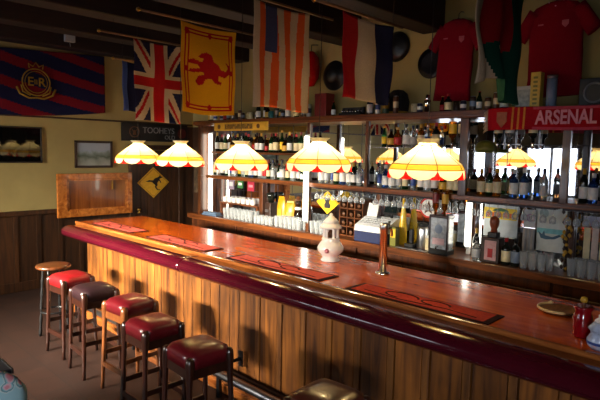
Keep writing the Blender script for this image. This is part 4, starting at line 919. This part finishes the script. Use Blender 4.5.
mb = MB(); q = [(.108 * math.cos(2 * PI * k / 28), -.007, .108 * math.sin(2 * PI * k / 28)) for k in range(29)]; mb.tube(q, .011, 6); mb.build('border', plain('sign_red', (200, 50, 44), .4), r); mb = MB(); mb.prism([((.085 if k % 2 == 0 else .035) * math.sin(PI * k / 5), (.085 if k % 2 == 0 else .035) * math.cos(PI * k / 5)) for k in range(10)], lambda a, b, d: (a, d, b), -.010, -.006); mb.build('star', 'paint_brown', r)
MB().box(-.01, .01, 0, .08, -.01, .01).build('stud', 'dark_metal', r)
# dispenser jug with two upturned bottles above it
r = empty('drinks_dispenser', (-2.82, 5.135, CZ)); tag(r, 'clear drinks dispenser with blue label and two upturned amber bottles on top', 'dispenser')
MB().box(-.115, .115, -.08, .08, 0, .06, bev=.008).build('base', 'paint_black', r)
MB().box(-.105, .105, -.07, .07, .06, .40, bev=.012).build('tank', plain('tank_ice', (196, 204, 212), .15, trans=.35, var=.3, scale=25), r)
mb = MB(); mb.prism([(a * .9, .28 + b) for a, b in circ(.05, 20)], lambda a, b, d: (a, d, b), -.074, -.07); mb.build('blue_label', 'paint_silver_blue', r); MB().box(-.07, .07, -.0735, -.07, .11, .18).build('pink_label', plain('label_pink', (206, 170, 176), .5), r)
mb = MB(); mb.box(-.115, -.095, -.075, -.055, .06, .42); mb.box(.095, .115, -.075, -.055, .06, .42); mb.box(-.115, .115, -.075, .075, .40, .43, bev=.006); mb.build('frame', 'stool_wood', r)
for sx in (-.055, .055):
    b = MB().lathe([(.014, .43), (.014, .47), (.034, .51), (.036, .68), (.034, .70), (0, .70)], sx, -.056, n=14).build('upturned_bottle', 'glass_amber', r); MB().lathe([(.0363, .56), (.0366, .66)], sx, -.056, n=14, caps=False).build('paper_label', 'paint_gold' if sx > 0 else 'paint_dark_red', b)
MB().tube([(0, -.08, .09), (0, -.11, .09), (0, -.115, .07)], .008, 8).build('tap', 'chrome', r)
r = empty('cream_carton', (-2.985, 5.17, CZ)); tag(r, 'small cream carton left of the drinks dispenser', 'carton'); MB().box(-.035, .035, -.03, .03, 0, .15, bev=.003).build('carton', 'paint_cream', r); mb = MB(); mb.prism([(-.03, .15), (.03, .15), (0, .18)], lambda a, b, d: (d, a, b), -.035, .035); mb.build('gable', 'paint_white', r)
o = card('beer_poster', -2.31, 1.22, .36, .36, plain('poster_pale', (204, 212, 214), .5, var=.12, scale=12), 'pale poster with yellow headline band behind the wooden knobbed tap', 'poster')
MB().box(-.18, .17, -.007, -.004, .19, .31).build('yellow_band', plain('poster_yellow', (240, 206, 60), .5), o); mb = MB()
for k in range(5): mb.box(-.16 + k * .062, -.16 + k * .062 + .045, -.010, -.007, .215, .26)
mb.build('orange_lettering', 'paint_orange', o); mb = MB(); mb.prism([(-.09, .275), (.09, .275), (.06, .30), (0, .312), (-.06, .30)], lambda a, b, d: (a, d, b), -.010, -.007); mb.build('green_motif', 'paint_green', o)
r = empty('beer_tap', (-2.255, 5.15, CZ)); tag(r, 'beer tap box with reddish wooden knob and pink labelled front', 'beer tap')
MB().box(-.095, .095, -.07, .07, 0, .26, bev=.01).build('body', 'paint_dark_brown', r); MB().box(-.05, .07, -.074, -.07, .03, .23).build('front_label', plain('label_rose', (196, 150, 150), .5, var=.2, scale=20), r); MB().box(-.015, .035, -.077, -.074, .06, .15).build('red_motif', 'paint_red', r)
MB().box(-.04, .055, -.045, .045, .26, .31, bev=.006).build('collar', 'paint_black', r); MB().lathe([(0, .31), (.035, .312), (.03, .34), (.045, .38), (.05, .42), (.042, .455), (.02, .47), (0, .472)], .008, 0, n=18).build('knob', plain('knob_wood', (140, 66, 36), .35), r)
bottle_kind('squat', 'clear', 'light_grey', 'black').place((-2.42, 5.14, CZ), 0, 'clear round bottle left of the wooden knobbed tap', 'bottles around the wooden knobbed tap', (1, 1, 1.05))
bottle_kind('spirit', 'dark', 'cream', 'red').place((-2.11, 5.14, CZ), 0, 'near black bottle just right of the wooden knobbed tap', 'bottles around the wooden knobbed tap')
bottle_kind('spirit', 'dark', 'silver_blue', 'black').place((-2.02, 5.15, CZ), 0, 'black bottle with blue grey label second right of wooden knobbed tap', 'bottles around the wooden knobbed tap')
bottle_kind('wine', 'dark', 'white', 'gold').place((-2.50, 5.3, CZ), 0, 'dark bottle standing right of the short tube light', 'bottles around the wooden knobbed tap')
o = card('target_leaflet', -2.0, 1.36, .13, .18, 'paint_light_grey', 'pale leaflet with round emblem left of the seascape poster', 'leaflet'); mb = MB(); q = [(.035 * math.cos(2 * PI * k / 20), -.005, .1 + .035 * math.sin(2 * PI * k / 20)) for k in range(21)]; mb.tube(q, .005, 5); q = [(.012 * math.cos(2 * PI * k / 12), -.005, .1 + .012 * math.sin(2 * PI * k / 12)) for k in range(13)]; mb.tube(q, .005, 5); mb.build('emblem', plain('emblem_mauve', (150, 110, 160), .5), o)
o = card('striped_leaflet', -2.0, 1.10, .14, .25, plain('leaflet_grey', (150, 140, 130), .5), 'grey striped leaflet below the round emblem', 'leaflet'); mb = MB()
for k in range(3): mb.box(-.05 + k * .04, -.03 + k * .04, -.006, -.004, .01, .24)
mb.build('stripes', 'paint_grey', o)
o = card('seascape_poster', -1.80, 1.14, .30, .45, plain('sea_pale', (206, 212, 206), .45, var=.15, scale=9), 'pale seascape poster with blue fish on mirror, right of leaflets', 'poster'); mb = MB(); mb.prism([(-.08, .17), (-.06, .21), (-.05, .16), (.02, .15), (.08, .18), (.11, .17), (.04, .13), (-.04, .12), (-.09, .13), (-.12, .2)], lambda a, b, d: (a, d, b), -.007, -.004); mb.build('fish', plain('fish_blue', (64, 100, 120), .5), o); MB().box(-.13, .13, -.0055, -.004, .18, .23).build('sea', plain('sea_teal', (120, 190, 196), .5, var=.2, scale=20), o); mb = MB(); mb.prism([(-.07 + a, .38 + b) for a, b in circ(.045, 16)], lambda a, b, d: (a, d, b), -.0065, -.004); mb.build('moon', plain('moon_grey', (150, 170, 170), .5), o)
r = empty('hanging_garland', (-1.60, 5.29, CZ)); tag(r, 'brown and gold hop garland hanging on post in right bay', 'garland'); mb = MB(); random.seed(3)
for k in range(60):
    z = .02 + .55 * random.random(); a = random.uniform(0, 6.28); rr = random.uniform(.0, .045); mb.lathe([(0, -.02), (.018, 0), (.012, .02), (0, .03)], rr * math.cos(a), rr * math.sin(a), z, n=6, mi=k % 2)
mb.tube([(0, 0, .0), (0, 0, .585)], .012, 6, 1); mb.build('hops', ['paint_gold', 'paint_dark_brown'], r)
for k, (x, hh) in enumerate(((-1.47, .36), (-1.40, .38), (-1.33, .37))):
    card('menu_card', x, 1.12, .055, hh - .06, 'paint_cream' if k != 1 else plain('menu_pink', (206, 186, 176), .5), 'tall narrow menu card on mirror at right end, %s of three' % ['left', 'middle', 'right'][k], 'card')['group'] = 'menu cards at the right end'
card('blue_header_card', -1.41, 1.44, .2, .09, plain('header_lilac', (176, 180, 206), .5), 'pale lilac card above the three menu cards', 'card')

# ------------------------------------------------------------------ the crowded top shelf
random.seed(21)
def can(col, top, r=.032, h=.11):
    c = MB().lathe([(0, 0), (r * .85, 0), (r, .006), (r, h - .01), (r * .85, h), (0, h)], n=14).build('drink_can', 'paint_' + col); c['category'] = 'can'
    MB().lathe([(r * 1.01, h * .35), (r * 1.01, h * .7)], n=14, caps=False).build('printed_band', 'paint_' + top, c); MB().lathe([(r * .86, h), (r * .8, h + .003), (0, h + .003)], n=12).build('lid', 'steel', c)
    return Kind(c)
cans = [('black', 'grey'), ('navy', 'white'), ('dark_green', 'gold'), ('white', 'blue'), ('dark_red', 'cream'), ('light_grey', 'navy'), ('brown', 'cream'), ('dark_brown', 'silver_blue')]
KCAN = {c: can(*c) for c in cans}
def mug(col):
    c = MB().lathe([(0, 0), (.04, 0), (.045, .01), (.042, .12), (.038, .12), (.038, .015), (0, .012)], n=14).build('beer_mug', 'paint_' + col); c['category'] = 'mug'
    MB().tube([(.042, 0, .10), (.07, 0, .095), (.072, 0, .04), (.044, 0, .025)], .007, 6).build('handle', 'paint_' + col, c); return Kind(c)
KMUG = {c: mug(c) for c in ('grey', 'dark_brown', 'cream', 'teal')}
specials = [(-4.80, -4.55), (-4.36, -3.99), (-3.72, -3.40), (-3.14, -3.04), (-2.13, -1.98), (-1.99, -1.88), (-1.84, -1.74), (-1.58, -1.3)]
x = -7.2; cnt = {}
while x < -1.25:
    x += random.uniform(.078, .095)
    if any(a - .045 < x < b + .045 for a, b in specials): continue
    sec = 'above far lamps' if x < -6.3 else ('behind third lamp' if x < -4.8 else ('behind fourth lamp' if x < -3.8 else ('left of jersey' if x < -3.05 else ('under left jersey' if x < -2.35 else 'behind scarf'))))
    k = cnt.get(sec, 0); cnt[sec] = k + 1; t_ = random.random(); y = 5.2 + random.uniform(-.04, .04); rz = random.uniform(0, 6); pos = (x, y, SHT + .009)
    pos = (x, y, SHT + .001)
    if t_ < .5:
        c = random.choice(cans); KCAN[c].place(pos, rz, '%s can, %s band, %s item from left, top shelf %s' % (LW(c[0]), LW(c[1]), ORD[k], sec), 'cans on the top shelf', (1, 1, random.choice((1, 1.2, 1.4, 1.6))))
    elif t_ < .68:
        c = random.choice(list(KMUG)); KMUG[c].place(pos, PI / 2 if rz > 3 else -PI / 2, '%s mug, %s item from left on top shelf %s' % (LW(c), ORD[k], sec), 'mugs on the top shelf', (.82, .82, .95))
    else:
        c = combos[random.choice((0, 1, 3, 4, 7, 9, 11, 13, 14))]; bottle_kind(*c).place(pos, rz, '%s bottle, %s label, %s item from left, top shelf %s' % (COLW[c[1]], LW(c[2]), ORD[k], sec), 'bottles on the top shelf', (.95, .95, random.uniform(.7, .95)))
TZ = SHT + .001
r = empty('red_box', (-4.68, 5.26, TZ)); tag(r, 'tall dark red box below the red buoy on top shelf', 'box'); MB().box(-.1, .1, -.08, .08, 0, .30, bev=.004).build('box', 'paint_dark_red', r); MB().box(-.102, .102, -.082, .082, .26, .31, bev=.004).build('lid', 'paint_dark_red', r)
r = empty('model_rack', (-4.17, 5.2, TZ)); tag(r, 'low black rack of small silver pieces beneath the tricolour flag', 'rack'); MB().box(-.17, .17, -.05, .05, 0, .04, bev=.004).build('base', 'paint_black', r); 
for k in range(8): MB().tube([(-.15 + k * .043, 0, .038), (-.15 + k * .043, 0, .085)], .009, 6).build('silver_piece', 'chrome', r)
MB().box(-.17, .17, .03, .05, .04, .11).build('back_panel', 'paint_black', r)
r = empty('busby_hat', (-3.57, 5.32, TZ)); tag(r, 'tall dark fur busby hat on top shelf left of the metal plate', 'hat'); MB().lathe([(0, 0), (.11, 0), (.126, .05), (.134, .16), (.11, .25), (.06, .29), (0, .30)], n=20).build('crown', plain('fur_black', (24, 20, 20), .95, bump=.6, scale=80), r); MB().lathe([(.111, .0), (.119, .02), (.124, .04)], n=20, caps=False).build('band', 'paint_gold', r)
KCAN[('white', 'blue')].place((-3.72, 5.13, TZ), 0, 'tall pale can in front of the busby hat, left side', 'cans on the top shelf', (1, 1, 1.5)); KCAN[('dark_green', 'gold')].place((-3.6, 5.12, TZ), 0, 'tall green can in front of the busby hat, middle', 'cans on the top shelf', (1.2, 1.2, 1.7)); KCAN[('brown', 'cream')].place((-3.47, 5.13, TZ), 0, 'tall brown can in front of the busby hat, right side', 'cans on the top shelf', (1, 1, 1.8))
r = empty('silver_shaker', (-3.09, 5.18, TZ)); tag(r, 'tall slim silver shaker on top shelf left of first jersey', 'shaker'); MB().lathe([(0, 0), (.03, 0), (.038, .12), (.036, .14), (0, .14)], n=16).build('body', 'chrome', r); MB().lathe([(.036, .138), (.022, .17), (.018, .20), (0, .205)], n=14).build('lid', 'chrome', r)
r = empty('grey_tin', (-2.06, 5.25, TZ)); tag(r, 'pale grey square tin left of the yellow carton, behind scarf', 'tin'); MB().box(-.07, .07, -.05, .05, 0, .22, bev=.006).build('tin', plain('tin_grey', (150, 158, 160), .5, var=.35, scale=22), r); MB().box(-.072, .072, -.052, .052, .19, .225, bev=.005).build('lid', 'paint_light_grey', r)
r = empty('yellow_carton', (-1.925, 5.19, TZ)); tag(r, 'tall narrow yellow bottle carton standing behind the scarf', 'carton'); MB().box(-.045, .045, -.045, .045, 0, .34, bev=.002).build('carton', plain('carton_yellow', (206, 176, 70), .5, var=.15), r); mb = MB()
for k in range(7): mb.box(-.02, .02, -.0475, -.045, .04 + k * .04, .06 + k * .04)
mb.build('dark_lettering', 'paint_olive', r)
r = empty('blue_canister', (-1.79, 5.19, TZ)); tag(r, 'tall blue silver canister right of the yellow carton', 'canister'); MB().lathe([(0, 0), (.045, 0), (.045, .28), (0, .28)], n=18).build('body', 'paint_silver_blue', r); MB().lathe([(.047, .275), (.047, .305), (0, .308)], n=18).build('lid', 'steel', r)
r = empty('crate', (-1.44, 5.30, TZ)); tag(r, 'dark crate with pale round emblem at right end of top shelf', 'crate'); MB().box(-.13, .13, -.06, .06, 0, .26, bev=.006).build('crate', 'paint_black', r); mb = MB(); q = [(.085 * math.cos(2 * PI * k / 24), -.063, .13 + .085 * math.sin(2 * PI * k / 24)) for k in range(25)]; mb.tube(q, .01, 6); mb.build('emblem', 'paint_grey', r)

# ------------------------------------------------------------------ foreground: chair and table at the left edge
r = empty('upholstered_chair', (-2.70, .555, 0)); tag(r, 'chair with pale blue and pink floral upholstered back, bottom left corner', 'chair')
def floral():
    m, nt, b = newmat('floral_fabric'); L = nt.links.new; tc = nt.nodes.new('ShaderNodeTexCoord'); v = nt.nodes.new('ShaderNodeTexVoronoi'); v.inputs['Scale'].default_value = 16; L(tc.outputs['Object'], v.inputs['Vector'])
    no = nt.nodes.new('ShaderNodeTexNoise'); no.inputs['Scale'].default_value = 14; no.inputs['Detail'].default_value = 5; L(tc.outputs['Object'], no.inputs['Vector'])
    ad = nt.nodes.new('ShaderNodeMath'); ad.operation = 'MULTIPLY_ADD'; ad.inputs[1].default_value = .85; L(no.outputs['Fac'], ad.inputs[0]); L(v.outputs['Distance'], ad.inputs[2])
    r_ = nt.nodes.new('ShaderNodeValToRGB'); cr = r_.color_ramp; cr.elements[0].position = .6; cr.elements[0].color = (*lin((226, 150, 166)), 1); cr.elements[1].position = 1.25 / 1.3; cr.elements[1].color = (*lin((170, 214, 224)), 1)
    for p, c in ((.68, (238, 200, 208)), (.76, (150, 206, 216)), (.82, (90, 140, 156)), (.88, (214, 232, 232))): e = cr.elements.new(p); e.color = (*lin(c), 1)
    L(ad.outputs[0], r_.inputs['Fac']); L(r_.outputs['Color'], b.inputs['Base Color']); b.inputs['Roughness'].default_value = .9
floral()
mb = MB(); rings = []
for k in range(13):
    yy = -.23 + .46 * k / 12; u = abs(2 * k / 12 - 1); zt = 1.13 - .11 * u ** 4; hw = .045 * (1 - .45 * u ** 6)
    prof = [(hw * math.cos(a) * (1.0), (zt - .045) + .045 * math.sin(a)) for a in [PI * q / 8 for q in range(9)]] + [(-hw, .50), (hw, .50)]
    rings.append([(.21 + p[0] + (p[1] - .5) * .06, yy, p[1]) for p in prof])
mb.loft(rings).build('backrest', 'floral_fabric', r)
MB().box(-.23, .21, -.22, .22, .40, .485, bev=.03).build('seat', 'floral_fabric', r)
for sx in (-.19, .19):
    for sy in (-.18, .18): MB().tube([(sx * 1.05, sy * 1.05, 0), (sx, sy, .41)], [.014, .02], 8).build('leg', 'stool_wood', r)
mb = MB()
for s_ in (-1, 1): mb.box(.19, .225, s_ * .19 - .015, s_ * .19 + .015, .41, .56)
mb.build('back_supports', 'stool_wood', r)
r = empty('pub_table', (-3.86, .62, 0)); tag(r, 'dark topped table at lower left edge beside the floral chair', 'table')
MB().box(-.50, .50, -.38, .38, .72, .75, bev=.008).build('tabletop', plain('table_dark', (40, 40, 46), .35), r); mb = MB(); mb.box(-.505, .505, .378, .388, .722, .752); mb.build('edge_strip', 'steel', r)
MB().tube([(0, 0, .05), (0, 0, .72)], .035, 12).build('pedestal', 'black_metal', r); mb = MB(); mb.box(-.3, .3, -.04, .04, 0, .05, bev=.01); mb.box(-.04, .04, -.3, .3, 0, .05, bev=.01); mb.build('base', 'black_metal', r)

# remove unused prototypes
for K in list(KCAN.values()) + list(KMUG.values()) + list(KCACHE.values()) + ow + [KR, KM, KT, KD, KB]:
    if not K.used:
        for c in list(K.root.children): bpy.data.objects.remove(c)
        bpy.data.objects.remove(K.root)
